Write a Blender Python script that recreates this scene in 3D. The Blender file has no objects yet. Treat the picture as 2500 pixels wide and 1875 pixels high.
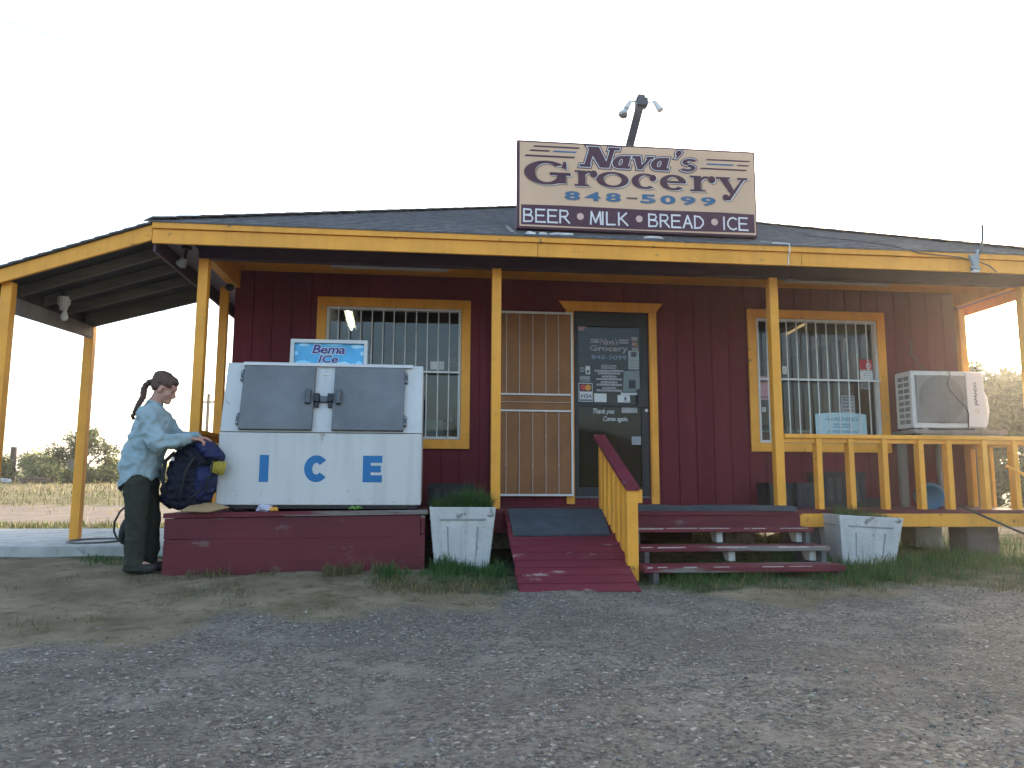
import bpy, bmesh, math, random
import numpy as np
from mathutils import Vector, Matrix, Euler, noise as mnoise

random.seed(7)
RNG = np.random.default_rng(7)
SC = bpy.context.scene
COL = SC.collection
R = math.radians

# ------------------------------------------------------------------ camera
cam_d = bpy.data.cameras.new('camera')
cam_d.sensor_fit = 'HORIZONTAL'
cam_d.sensor_width = 36.0
cam_d.lens = 1843.05 / 2500 * 36.0
cam_d.shift_y = 0.00446
cam_d.clip_start = 0.05
cam_d.clip_end = 3000
cam = bpy.data.objects.new('camera', cam_d)
COL.objects.link(cam)
_f = Vector((0.10350511, 0.9867247, 0.12514418))
_r = Vector((0.99447895, -0.10485195, 0.004206))
_u = Vector((-0.01727178, -0.12401791, 0.99212965))
cam.matrix_world = Matrix(((_r.x, _u.x, -_f.x, -0.6158), (_r.y, _u.y, -_f.y, -8.1877),
                           (_r.z, _u.z, -_f.z, 0.85), (0, 0, 0, 1)))
SC.camera = cam

# ------------------------------------------------------------------ light
SUN_AZ, SUN_EL = R(39.0), R(9.0)          # azimuth clockwise from +Y (behind the store, to the right)
w = bpy.data.worlds.new('World')
SC.world = w
w.use_nodes = True
nt = w.node_tree
bg = nt.nodes['Background']
sky = nt.nodes.new('ShaderNodeTexSky')
sky.sky_type = 'NISHITA'
sky.sun_disc = False
sky.sun_elevation = SUN_EL
sky.sun_rotation = SUN_AZ
sky.air_density = 0.8
sky.dust_density = 3.2
sky.ozone_density = 1.0
nt.links.new(sky.outputs[0], bg.inputs[0])
bg.inputs[1].default_value = 0.15
sun_d = bpy.data.lights.new('sun', 'SUN')
sun_d.energy = 3.5
sun_d.angle = R(0.5)
sun_d.color = (1.0, 0.82, 0.58)
sun = bpy.data.objects.new('sun', sun_d)
COL.objects.link(sun)
_d = Vector((-math.sin(SUN_AZ) * math.cos(SUN_EL), -math.cos(SUN_AZ) * math.cos(SUN_EL), -math.sin(SUN_EL)))
sun.rotation_euler = _d.to_track_quat('-Z', 'Y').to_euler()
SC.view_settings.view_transform = 'Standard'
SC.view_settings.look = 'None'
SC.view_settings.gamma = 1.0
SC.view_settings.use_curve_mapping = False
SC.view_settings.exposure = 2.8

# ------------------------------------------------------------------ helpers
class MB:
    def __init__(s):
        s.v = []; s.f = []; s.m = []
    def add(s, vs, fs, mi=0):
        o = len(s.v)
        s.v += [tuple(float(c) for c in p) for p in vs]
        s.f += [tuple(i + o for i in f) for f in fs]
        s.m += [mi] * len(fs)
    def hexa(s, p, mi=0):      # p: 4 bottom (ccw) + 4 top
        s.add(p, [(3, 2, 1, 0), (4, 5, 6, 7), (0, 1, 5, 4), (1, 2, 6, 5), (2, 3, 7, 6), (3, 0, 4, 7)], mi)
    def box(s, x0, x1, y0, y1, z0, z1, mi=0):
        s.hexa([(x0, y0, z0), (x1, y0, z0), (x1, y1, z0), (x0, y1, z0),
                (x0, y0, z1), (x1, y0, z1), (x1, y1, z1), (x0, y1, z1)], mi)
    def beam(s, p0, p1, w, h, up=(0, 0, 1), mi=0):
        p0, p1 = Vector(p0), Vector(p1)
        d = (p1 - p0).normalized()
        sd = d.cross(Vector(up))
        if sd.length < 1e-4: sd = d.cross(Vector((1, 0, 0)))
        sd.normalize(); u = sd.cross(d).normalized()
        a, b = sd * w / 2, u * h / 2
        s.hexa([p0 - a - b, p0 + a - b, p1 + a - b, p1 - a - b, p0 - a + b, p0 + a + b, p1 + a + b, p1 - a + b], mi)
    def prism(s, poly, vec, mi=0):
        n = len(poly); vec = Vector(vec)
        vs = [Vector(p) for p in poly] + [Vector(p) + vec for p in poly]
        s.add(vs, [tuple(range(n))[::-1], tuple(range(n, 2 * n))] + [(i, (i + 1) % n, n + (i + 1) % n, n + i) for i in range(n)], mi)
    def cyl(s, p0, p1, r0, r1=None, n=14, mi=0):
        r1 = r0 if r1 is None else r1
        s.tube([p0, p1], [r0, r1], n, mi)
    def tube(s, pts, r, n=8, mi=0, caps=True):
        pts = [Vector(p) for p in pts]
        rs = r if isinstance(r, (list, tuple)) else [r] * len(pts)
        vs = []; fs = []
        d = (pts[1] - pts[0]).normalized()
        a = d.cross(Vector((0.13, 0.31, 0.94)))
        if a.length < 0.1: a = d.cross(Vector((1, 0, 0)))
        a.normalize()
        for i, p in enumerate(pts):
            if i == 0: d = pts[1] - pts[0]
            elif i == len(pts) - 1: d = pts[-1] - pts[-2]
            else: d = pts[i + 1] - pts[i - 1]
            d.normalize()
            a = (a - d * a.dot(d)).normalized(); b = d.cross(a)
            for k in range(n):
                t = 2 * math.pi * k / n
                vs.append(p + (a * math.cos(t) + b * math.sin(t)) * rs[i])
        for i in range(len(pts) - 1):
            for k in range(n):
                fs.append((i * n + k, i * n + (k + 1) % n, (i + 1) * n + (k + 1) % n, (i + 1) * n + k))
        if caps:
            fs.append(tuple(range(n))[::-1]); fs.append(tuple(range((len(pts) - 1) * n, len(pts) * n)))
        s.add(vs, fs, mi)
    def sell(s, c, r, e1=1.0, e2=1.0, rot=None, n=16, mi=0):     # superellipsoid
        def sp(v, e): return math.copysign(abs(v) ** e, v)
        M = Euler(rot).to_matrix() if rot else Matrix.Identity(3)
        vs = []; fs = []; m = n // 2
        for i in range(m + 1):
            a = -math.pi / 2 + math.pi * i / m
            for k in range(n):
                b = 2 * math.pi * k / n
                q = Vector((r[0] * sp(math.cos(a), e1) * sp(math.cos(b), e2), r[1] * sp(math.cos(a), e1) * sp(math.sin(b), e2), r[2] * sp(math.sin(a), e1)))
                vs.append(M @ q + Vector(c))
        for i in range(m):
            for k in range(n):
                fs.append((i * n + k, i * n + (k + 1) % n, (i + 1) * n + (k + 1) % n, (i + 1) * n + k))
        s.add(vs, fs, mi)
    def lathe(s, prof, c, n=20, mi=0, axis='z'):
        vs = []; fs = []
        for (r, h) in prof:
            for k in range(n):
                t = 2 * math.pi * k / n
                q = (r * math.cos(t), r * math.sin(t), h) if axis == 'z' else (r * math.cos(t), h, r * math.sin(t))
                vs.append((q[0] + c[0], q[1] + c[1], q[2] + c[2]))
        for i in range(len(prof) - 1):
            for k in range(n):
                fs.append((i * n + k, i * n + (k + 1) % n, (i + 1) * n + (k + 1) % n, (i + 1) * n + k))
        s.add(vs, fs, mi)
    def build(s, name, mats, parent=None, smooth=False, bevel=0.0, fixn=True):
        me = bpy.data.meshes.new(name)
        me.from_pydata(s.v, [], s.f)
        mats = mats if isinstance(mats, (list, tuple)) else [mats]
        for m in mats: me.materials.append(m)
        me.polygons.foreach_set('material_index', s.m)
        if fixn:
            bm = bmesh.new(); bm.from_mesh(me)
            bmesh.ops.remove_doubles(bm, verts=bm.verts, dist=1e-6)
            bmesh.ops.recalc_face_normals(bm, faces=bm.faces)
            bm.to_mesh(me); bm.free()
        if smooth:
            me.polygons.foreach_set('use_smooth', [True] * len(me.polygons))
        me.update()
        o = bpy.data.objects.new(name, me)
        COL.objects.link(o)
        if parent is not None: o.parent = parent
        if bevel:
            b = o.modifiers.new('bevel', 'BEVEL'); b.width = bevel; b.segments = 2
            b.limit_method = 'ANGLE'; b.angle_limit = R(40)
        return o

def npmesh(name, V, F, mats, parent=None, mi=None, col=None, smooth=False):
    """V (n,3), F (m,k) arrays -> one mesh object"""
    me = bpy.data.meshes.new(name)
    V = np.asarray(V, np.float32); F = np.asarray(F, np.int32)
    me.vertices.add(len(V)); me.vertices.foreach_set('co', V.ravel())
    m, k = F.shape
    me.loops.add(m * k); me.loops.foreach_set('vertex_index', F.ravel())
    me.polygons.add(m)
    me.polygons.foreach_set('loop_start', np.arange(0, m * k, k, dtype=np.int32))
    mats = mats if isinstance(mats, (list, tuple)) else [mats]
    for q in mats: me.materials.append(q)
    if mi is not None: me.polygons.foreach_set('material_index', np.asarray(mi, np.int32))
    if smooth: me.polygons.foreach_set('use_smooth', [True] * m)
    me.update(calc_edges=True)
    if col is not None:
        a = me.color_attributes.new('tint', 'FLOAT_COLOR', 'POINT')
        a.data.foreach_set('color', np.asarray(col, np.float32).ravel())
    o = bpy.data.objects.new(name, me); COL.objects.link(o)
    if parent is not None: o.parent = parent
    return o

def tag(o, label=None, cat=None, group=None, kind=None):
    if label: o['label'] = label
    if cat: o['category'] = cat
    if group: o['group'] = group
    if kind: o['kind'] = kind
    return o

def thing(name, label, cat, loc=(0, 0, 0), group=None):
    o = bpy.data.objects.new(name, None)
    o.empty_display_size = 0.2; o.location = loc
    COL.objects.link(o)
    return tag(o, label, cat, group)

# ---- materials
def pmat(name, col, rough=0.6, var=0.18, scale=5.0, bump=0.05, bscale=60.0, wear=None, stretch=(1, 1, 1),
         spec=0.4, metal=0.0, attr=False, streak=0.0, trans=0.0, sheen=0.0):
    m = bpy.data.materials.new(name); m.use_nodes = True
    t = m.node_tree; N = t.nodes; L = t.links
    b = N['Principled BSDF']
    b.inputs['Roughness'].default_value = rough
    b.inputs['Metallic'].default_value = metal
    b.inputs['Specular IOR Level'].default_value = spec
    if sheen: b.inputs['Sheen Weight'].default_value = sheen
    tc = N.new('ShaderNodeTexCoord'); mp = N.new('ShaderNodeMapping')
    mp.inputs['Scale'].default_value = stretch
    L.new(tc.outputs['Object'], mp.inputs[0])
    n1 = N.new('ShaderNodeTexNoise'); n1.inputs['Scale'].default_value = scale
    n1.inputs['Detail'].default_value = 6; n1.inputs['Roughness'].default_value = 0.65
    L.new(mp.outputs[0], n1.inputs[0])
    mr = N.new('ShaderNodeMapRange'); mr.inputs[1].default_value = 0.3; mr.inputs[2].default_value = 0.7
    mr.inputs[3].default_value = 1 - var; mr.inputs[4].default_value = 1 + var
    L.new(n1.outputs[0], mr.inputs[0])
    mul = N.new('ShaderNodeMix'); mul.data_type = 'RGBA'; mul.blend_type = 'MULTIPLY'
    mul.inputs[0].default_value = 1.0
    if attr:
        at = N.new('ShaderNodeAttribute'); at.attribute_name = 'tint'
        L.new(at.outputs['Color'], mul.inputs[6])
    else:
        mul.inputs[6].default_value = (*col, 1)
    cv = N.new('ShaderNodeCombineColor')
    for i in range(3): L.new(mr.outputs[0], cv.inputs[i])
    L.new(cv.outputs[0], mul.inputs[7])
    out = mul.outputs[2]
    if streak:      # rain and dust streaks running down the surface
        m2 = N.new('ShaderNodeMapping'); m2.inputs['Scale'].default_value = (14, 14, .7); L.new(tc.outputs['Object'], m2.inputs[0])
        n4 = N.new('ShaderNodeTexNoise'); n4.inputs['Scale'].default_value = 1.0; n4.inputs['Detail'].default_value = 5; L.new(m2.outputs[0], n4.inputs[0])
        r4 = N.new('ShaderNodeMapRange'); r4.inputs[1].default_value = .48; r4.inputs[2].default_value = .72; r4.inputs[3].default_value = 0; r4.inputs[4].default_value = streak
        L.new(n4.outputs[0], r4.inputs[0])
        x4 = N.new('ShaderNodeMix'); x4.data_type = 'RGBA'; L.new(r4.outputs[0], x4.inputs[0]); L.new(out, x4.inputs[6])
        x4.inputs[7].default_value = (col[0] * .45 + .02, col[1] * .42 + .015, col[2] * .40 + .012, 1); out = x4.outputs[2]
    if wear:
        wc, amt, ws = wear
        n2 = N.new('ShaderNodeTexNoise'); n2.inputs['Scale'].default_value = ws
        n2.inputs['Detail'].default_value = 5; n2.inputs['Roughness'].default_value = 0.6
        L.new(mp.outputs[0], n2.inputs[0])
        r2 = N.new('ShaderNodeMapRange'); r2.inputs[1].default_value = 0.72 - amt; r2.inputs[2].default_value = 0.78 - amt
        L.new(n2.outputs[0], r2.inputs[0])
        mx = N.new('ShaderNodeMix'); mx.data_type = 'RGBA'
        L.new(r2.outputs[0], mx.inputs[0]); L.new(out, mx.inputs[6]); mx.inputs[7].default_value = (*wc, 1)
        out = mx.outputs[2]
    L.new(out, b.inputs['Base Color'])
    if bump:
        n3 = N.new('ShaderNodeTexNoise'); n3.inputs['Scale'].default_value = bscale; n3.inputs['Detail'].default_value = 4
        L.new(mp.outputs[0], n3.inputs[0])
        bp = N.new('ShaderNodeBump'); bp.inputs['Strength'].default_value = bump; bp.inputs['Distance'].default_value = 0.02
        L.new(n3.outputs[0], bp.inputs['Height']); L.new(bp.outputs[0], b.inputs['Normal'])
    return m

def glass_mat(name, tint=(0.8, 0.85, 0.85), ior=1.5, base=0.02):
    m = bpy.data.materials.new(name); m.use_nodes = True
    t = m.node_tree; N = t.nodes; L = t.links
    N.remove(N['Principled BSDF'])
    fr = N.new('ShaderNodeFresnel'); fr.inputs[0].default_value = ior
    ad = N.new('ShaderNodeMath'); ad.operation = 'ADD'; ad.inputs[1].default_value = base
    L.new(fr.outputs[0], ad.inputs[0])
    tr = N.new('ShaderNodeBsdfTransparent'); tr.inputs[0].default_value = (*tint, 1)
    gl = N.new('ShaderNodeBsdfGlossy'); gl.inputs['Roughness'].default_value = 0.02
    nz = N.new('ShaderNodeTexNoise'); nz.inputs['Scale'].default_value = 1.6
    tc = N.new('ShaderNodeTexCoord'); L.new(tc.outputs['Object'], nz.inputs[0])
    bp = N.new('ShaderNodeBump'); bp.inputs['Strength'].default_value = 0.03; bp.inputs['Distance'].default_value = 0.05
    L.new(nz.outputs[0], bp.inputs['Height']); L.new(bp.outputs[0], gl.inputs['Normal'])
    mx = N.new('ShaderNodeMixShader')
    L.new(ad.outputs[0], mx.inputs[0]); L.new(tr.outputs[0], mx.inputs[1]); L.new(gl.outputs[0], mx.inputs[2])
    L.new(mx.outputs[0], N['Material Output'].inputs[0])
    return m

def emit_mat(name, col, strength):
    m = bpy.data.materials.new(name); m.use_nodes = True
    b = m.node_tree.nodes['Principled BSDF']
    b.inputs['Base Color'].default_value = (0.8, 0.8, 0.8, 1)
    b.inputs['Emission Color'].default_value = (*col, 1); b.inputs['Emission Strength'].default_value = strength
    return m

def leaf_mat(name, col, var=0.35, trans=0.35):
    m = bpy.data.materials.new(name); m.use_nodes = True
    t = m.node_tree; N = t.nodes; L = t.links
    b = N['Principled BSDF']; b.inputs['Roughness'].default_value = 0.6; b.inputs['Specular IOR Level'].default_value = 0.25
    g = N.new('ShaderNodeNewGeometry')
    mr = N.new('ShaderNodeMapRange'); mr.inputs[3].default_value = 1 - var; mr.inputs[4].default_value = 1 + var
    L.new(g.outputs['Random Per Island'], mr.inputs[0])
    cv = N.new('ShaderNodeCombineColor')
    for i in range(3): L.new(mr.outputs[0], cv.inputs[i])
    mul = N.new('ShaderNodeMix'); mul.data_type = 'RGBA'; mul.blend_type = 'MULTIPLY'; mul.inputs[0].default_value = 1
    mul.inputs[6].default_value = (*col, 1); L.new(cv.outputs[0], mul.inputs[7])
    L.new(mul.outputs[2], b.inputs['Base Color'])
    tl = N.new('ShaderNodeBsdfTranslucent'); L.new(mul.outputs[2], tl.inputs[0])
    mx = N.new('ShaderNodeMixShader'); mx.inputs[0].default_value = trans
    L.new(b.outputs[0], mx.inputs[1]); L.new(tl.outputs[0], mx.inputs[2])
    L.new(mx.outputs[0], N['Material Output'].inputs[0])
    return m

GREYWOOD = (0.16, 0.14, 0.12)
YEL = pmat('yellow_paint', (0.74, 0.32, 0.036), 0.5, 0.12, 3.0, 0.06, 40, wear=((0.26, 0.13, 0.035), 0.070, 13), spec=0.3, streak=.20)
MAR = pmat('maroon_siding', (0.122, 0.016, 0.023), 0.65, 0.25, 2.2, 0.15, 90, stretch=(1, 1, 0.12), spec=0.18, streak=.30)
MARD = pmat('maroon_deck_paint', (0.098, 0.014, 0.019), 0.6, 0.25, 3.0, 0.15, 70, wear=((0.13, 0.075, 0.07), 0.09, 7), stretch=(0.35, 1, 1), spec=0.3)
MARR = pmat('maroon_ramp_paint', (0.135, 0.020, 0.030), 0.65, 0.25, 3.0, 0.2, 60, wear=((0.33, 0.24, 0.22), 0.092, 5.0), stretch=(0.5, 1.3, 1), spec=0.2)
MAROLD = pmat('maroon_weathered_board', (0.115, 0.018, 0.025), 0.65, 0.3, 3.0, 0.3, 50, wear=(GREYWOOD, 0.16, 4), stretch=(0.15, 1.6, 1.6), spec=0.25)
PURP = pmat('dark_purple_trim', (0.048, 0.020, 0.034), 0.6, 0.2, 3.0, 0.06, 50)
LAV = pmat('lavender_soffit', (0.24, 0.19, 0.22), 0.7, 0.15, 3.0, 0.06, 30)
SHING = pmat('grey_shingles', (0.118, 0.117, 0.120), 0.9, 0.4, 9.0, 0.6, 130, spec=0.2)
WHITE = pmat('white_enamel', (0.475, 0.465, 0.44), 0.4, 0.05, 2.0, 0.02, 25, wear=((0.30, 0.27, 0.22), 0.05, 7), spec=0.45, streak=.22)
WHITEP = pmat('white_chipped_paint', (0.46, 0.45, 0.425), 0.85, 0.12, 5.0, 0.4, 35, wear=((0.20, 0.19, 0.175), 0.10, 9), spec=0.25, streak=.35)
OFFW = pmat('off_white_metal', (0.60, 0.58, 0.54), 0.45, 0.08, 4.0, 0.02, 60)
BARW = pmat('white_bar_paint', (0.58, 0.58, 0.56), 0.5, 0.10, 9.0, 0.03, 80, wear=((0.25, 0.14, 0.09), 0.05, 14))
STEEL = pmat('brushed_steel', (0.135, 0.138, 0.140), 0.6, 0.22, 2.5, 0.04, 140, metal=0.35, stretch=(1, 1, 1), spec=0.4)
DSTEEL = pmat('dark_latch_steel', (0.08, 0.085, 0.09), 0.45, 0.2, 8, 0.05, 60, metal=0.7)
BLK = pmat('black_aluminium', (0.010, 0.010, 0.012), 0.45, 0.2, 4.0, 0.02, 60)
BLKR = pmat('black_rubber', (0.014, 0.015, 0.017), 0.75, 0.25, 8.0, 0.2, 120)
MATG = pmat('grey_rubber_mat', (0.055, 0.064, 0.073), 0.85, 0.25, 6.0, 0.3, 160, spec=0.2)
BROWN = pmat('brown_mesh_panel', (0.245, 0.108, 0.042), 0.7, 0.22, 2.5, 0.25, 220, spec=0.3)
TAN = pmat('tan_sign_paint', (0.62, 0.40, 0.25), 0.6, 0.06, 2.0, 0.03, 40)
TANS = pmat('tan_letter_shadow', (0.30, 0.20, 0.12), 0.6, 0.1, 5.0, 0.0)
SPUR = pmat('sign_purple', (0.072, 0.020, 0.034), 0.55, 0.12, 6.0, 0.02, 40)
SWHT = pmat('sign_white', (0.66, 0.63, 0.62), 0.55, 0.08, 8.0, 0.0)
SBLU = pmat('sign_blue', (0.045, 0.125, 0.225), 0.55, 0.12, 8.0, 0.0)
SDOT = pmat('sign_peach', (0.60, 0.40, 0.32), 0.55, 0.06, 8.0, 0.0)
LBLU = pmat('letter_blue', (0.004, 0.115, 0.285), 0.45, 0.10, 5.0, 0.0)
GWOOD = pmat('grey_bare_wood', (0.085, 0.083, 0.080), 0.85, 0.4, 3.0, 0.3, 40, stretch=(0.2, 1.5, 1.5), spec=0.2)
LWOOD = pmat('pale_bare_wood', (0.20, 0.175, 0.15), 0.85, 0.3, 3.0, 0.3, 40, stretch=(1.5, 1.5, 0.2), spec=0.2)
CONC = pmat('old_concrete', (0.37, 0.37, 0.34), 0.85, 0.22, 3.0, 0.25, 60, wear=((0.22, 0.22, 0.20), 0.13, 5), spec=0.2)
CARD = pmat('brown_cardboard', (0.30, 0.19, 0.09), 0.8, 0.12, 6, 0.05, 60)
PAPER = pmat('white_paper', (0.55, 0.56, 0.55), 0.7, 0.06, 8, 0.0)
PAPERG = pmat('grey_paper', (0.24, 0.25, 0.25), 0.7, 0.15, 14, 0.0)
PINK = pmat('faded_pink_paper', (0.42, 0.25, 0.27), 0.7, 0.12, 8, 0.0)
REDP = pmat('red_print', (0.42, 0.04, 0.05), 0.6, 0.15, 8, 0.0)
ORNG = pmat('orange_print', (0.60, 0.28, 0.04), 0.6, 0.1, 8, 0.0)
WARNP = pmat('pale_cyan_poster', (0.40, 0.56, 0.58), 0.7, 0.06, 5, 0.0)
WARNT = pmat('faded_teal_ink', (0.13, 0.26, 0.30), 0.7, 0.2, 12, 0.0)
INKD = pmat('dark_ink', (0.03, 0.035, 0.05), 0.6, 0.15, 12, 0.0)
DECG = pmat('grey_vinyl', (0.30, 0.29, 0.31), 0.6, 0.12, 14, 0.0)
DECB = pmat('blue_vinyl', (0.04, 0.075, 0.16), 0.6, 0.12, 14, 0.0)
DECD = pmat('dark_vinyl', (0.05, 0.04, 0.055), 0.6, 0.12, 14, 0.0)
NAVYV = pmat('navy_print', (0.015, 0.02, 0.07), 0.6, 0.12, 14, 0.0)
GLASS = glass_mat('window_glass', (0.66, 0.70, 0.70), 1.33, 0.012)
DGLASS = glass_mat('tinted_door_glass', (0.26, 0.29, 0.31), 1.30, 0.010)
INWALL = pmat('interior_wall', (0.36, 0.35, 0.33), 0.8, 0.08, 2, 0.0)
INDARK = pmat('interior_goods', (0.05, 0.052, 0.056), 0.7, 0.4, 6, 0.0)
TUBE = emit_mat('lit_fluorescent_tube', (1.0, 0.93, 0.72), 5.0)

# ---- text helpers
def text_geo(body, bold=0.0, shear=0.0, res=3):
    cu = bpy.data.curves.new('lettering_curve', 'FONT')
    cu.body = body; cu.size = 1.0; cu.offset = bold; cu.shear = shear; cu.resolution_u = res
    o = bpy.data.objects.new('lettering_curve', cu); COL.objects.link(o)
    bpy.context.view_layer.update()
    dg = bpy.context.evaluated_depsgraph_get()
    me = o.evaluated_get(dg).to_mesh()
    V = np.array([v.co[:] for v in me.vertices]); F = [tuple(p.vertices) for p in me.polygons]
    o.evaluated_get(dg).to_mesh_clear()
    bpy.data.objects.remove(o); bpy.data.curves.remove(cu)
    V[:, 0] -= V[:, 0].min(); V[:, 0] /= max(V[:, 0].max(), 1e-6)
    V[:, 1] -= V[:, 1].min(); V[:, 1] /= max(V[:, 1].max(), 1e-6)
    return V, F

def text_on(mb, body, fn, x0, x1, y0, y1, lift=0.0, bold=0.0, shear=0.0, mi=0):
    """fn(x, y, lift) -> world; text fills the box x0..x1, y0..y1"""
    V, F = text_geo(body, bold, shear)
    mb.add([fn(x0 + p[0] * (x1 - x0), y0 + p[1] * (y1 - y0), lift) for p in V], F, mi)

class Glyph:
    """letters from rectangles, quads and ring sectors, drawn flat on a panel"""
    def __init__(s, mb, fn, lift, grow=0.0, mi=0, dx=0.0, dy=0.0, shear=0.0, y0=0.0):
        s.mb, s.fn, s.lift, s.g, s.mi, s.dx, s.dy, s.sh, s.yb = mb, fn, lift, grow, mi, dx, dy, shear, y0
        s.k = 0
    def _p(s, pts):
        l = s.lift + 0.00012 * (s.k % 9); s.k += 1
        return [s.fn(x + s.dx + s.sh * (y - s.yb), y + s.dy, l) for x, y in pts]
    def quad(s, pts):
        if s.g:
            c = [Vector(p) for p in pts]; n = len(c); out = []
            area = sum(c[i].x * c[(i + 1) % n].y - c[(i + 1) % n].x * c[i].y for i in range(n))
            sg = 1 if area > 0 else -1
            for i in range(n):
                a = (c[i] - c[i - 1]).normalized(); b = (c[(i + 1) % n] - c[i]).normalized()
                na = Vector((a.y, -a.x)) * sg; nb = Vector((b.y, -b.x)) * sg
                m = (na + nb); m = m / max(m.dot(na), 0.35)
                out.append(tuple(c[i] + m * s.g))
            pts = out
        s.mb.add(s._p(pts), [tuple(range(len(pts)))], s.mi)
    def rect(s, x0, x1, y0, y1): s.quad([(x0, y0), (x1, y0), (x1, y1), (x0, y1)])
    def ring(s, cx, cy, rx, ry, th, tn, a0=0, a1=360, n=28):
        """outer ellipse rx, ry; th = side thickness, tn = top/bottom thickness"""
        g = s.g; O = []; I = []
        for i in range(n + 1):
            a = R(a0 + (a1 - a0) * i / n)
            O.append((cx + (rx + g) * math.cos(a), cy + (ry + g) * math.sin(a)))
            I.append((cx + (rx - th - g) * math.cos(a), cy + (ry - tn - g) * math.sin(a)))
        P = s._p(O + I)
        s.mb.add(P, [(i, i + 1, n + 2 + i, n + 1 + i) for i in range(n)], s.mi)
    def disc(s, cx, cy, r, n=14):
        s.mb.add(s._p([(cx + (r + s.g) * math.cos(2 * math.pi * i / n), cy + (r + s.g) * math.sin(2 * math.pi * i / n)) for i in range(n)]), [tuple(range(n))], s.mi)

def glyph(G, ch, x, y, w, h, t, tn):
    """serif letters; (x, y) lower left, w x h, thick stroke t, thin tn"""
    if ch == 'G':
        G.ring(x + w * .48, y + h * .5, w * .48, h * .5, t, tn, 42, 330)
        G.rect(x + w * .70, x + w * .70 + t * .85, y + h * .08, y + h * .42)
        G.rect(x + w * .55, x + w, y + h * .40, y + h * .40 + tn * 1.2)
        G.quad([(x + w * .80, y + h * .72), (x + w * .92, y + h * .66), (x + w * .90, y + h * .98), (x + w * .84, y + h * .98)])
    elif ch == 'o':
        G.ring(x + w * .5, y + h * .5, w * .5, h * .5, t, tn)
    elif ch == 'c':
        G.ring(x + w * .5, y + h * .5, w * .5, h * .5, t, tn, 55, 312)
        G.disc(x + w * .80, y + h * .72, tn * 1.6)
    elif ch == 'e':
        G.ring(x + w * .5, y + h * .5, w * .5, h * .5, t, tn, 0, 318)
        G.rect(x + t * .6, x + w * .96, y + h * .46, y + h * .46 + tn)
    elif ch == 'r':
        G.rect(x + w * .16, x + w * .16 + t, y, y + h)
        G.rect(x, x + w * .16 + t + w * .16, y, y + tn * .9)
        G.rect(x, x + w * .2, y + h - tn * .9, y + h)
        G.ring(x + w * .64, y + h * .52, w * .34, h * .48, t * .5, tn * 1.1, 45, 165)
        G.disc(x + w * .86, y + h * .80, tn * 1.7)
    elif ch == 'y':
        d = h * .48
        G.quad([(x + w * .08, y + h), (x + w * .08 + t * 1.15, y + h), (x + w * .62, y - h * .02), (x + w * .44, y - h * .02)])
        G.quad([(x + w * .86, y + h), (x + w * .86 + tn * 1.2, y + h), (x + w * .44, y - d), (x + w * .30, y - d)])
        G.rect(x, x + w * .46, y + h - tn, y + h); G.rect(x + w * .68, x + w, y + h - tn, y + h)
        G.disc(x + w * .30, y - d + tn * 1.3, tn * 1.5)
    elif ch == 'N':
        G.rect(x + w * .10, x + w * .10 + t * .62, y, y + h)
        G.quad([(x + w * .02, y + h), (x + w * .02 + t * 1.35, y + h), (x + w * .90, y), (x + w * .90 - t * 1.05, y)])
        G.rect(x + w * .90 - t * .5, x + w * .90, y, y + h)
        G.rect(x - w * .04, x + w * .30, y, y + tn); G.rect(x + w * .70, x + w * 1.06, y + h - tn, y + h)
    elif ch == 'a':
        G.ring(x + w * .42, y + h * .48, w * .42, h * .48, t, tn * 1.2)
        G.rect(x + w * .80 - t * .8, x + w * .86, y, y + h * .98)
        G.rect(x + w * .8, x + w, y, y + tn)
    elif ch == 'v':
        G.quad([(x, y + h), (x + t * 1.1, y + h), (x + w * .62, y), (x + w * .38, y)])
        G.quad([(x + w * .80, y + h), (x + w * .95, y + h), (x + w * .60, y), (x + w * .42, y)])
        G.rect(x - w * .06, x + w * .34, y + h - tn, y + h); G.rect(x + w * .68, x + w * 1.04, y + h - tn, y + h)
    elif ch == 's':
        G.ring(x + w * .5, y + h * .74, w * .44, h * .26, t * .8, tn, 20, 262)
        G.ring(x + w * .5, y + h * .27, w * .48, h * .27, t * .8, tn, -160, 92)
    elif ch == "'":
        G.ring(x + w * .45, y + h * .62, w * .45, h * .34, w * .42, h * .30)
        G.quad([(x + w * .55, y + h * .5), (x + w * .92, y + h * .6), (x + w * .40, y), (x + w * .15, y + h * .02)])
    elif ch == 'I':
        G.rect(x, x + t, y, y + h)
    elif ch == 'C':
        G.ring(x + w * .5, y + h * .5, w * .5, h * .5, t, t * .95, 38, 322)
    elif ch == 'E':
        G.rect(x, x + t, y, y + h)
        G.rect(x + t, x + w, y, y + t * .9); G.rect(x + t, x + w, y + h - t * .9, y + h); G.rect(x + t, x + w * .93, y + h * .5 - t * .42, y + h * .5 + t * .42)

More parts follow.
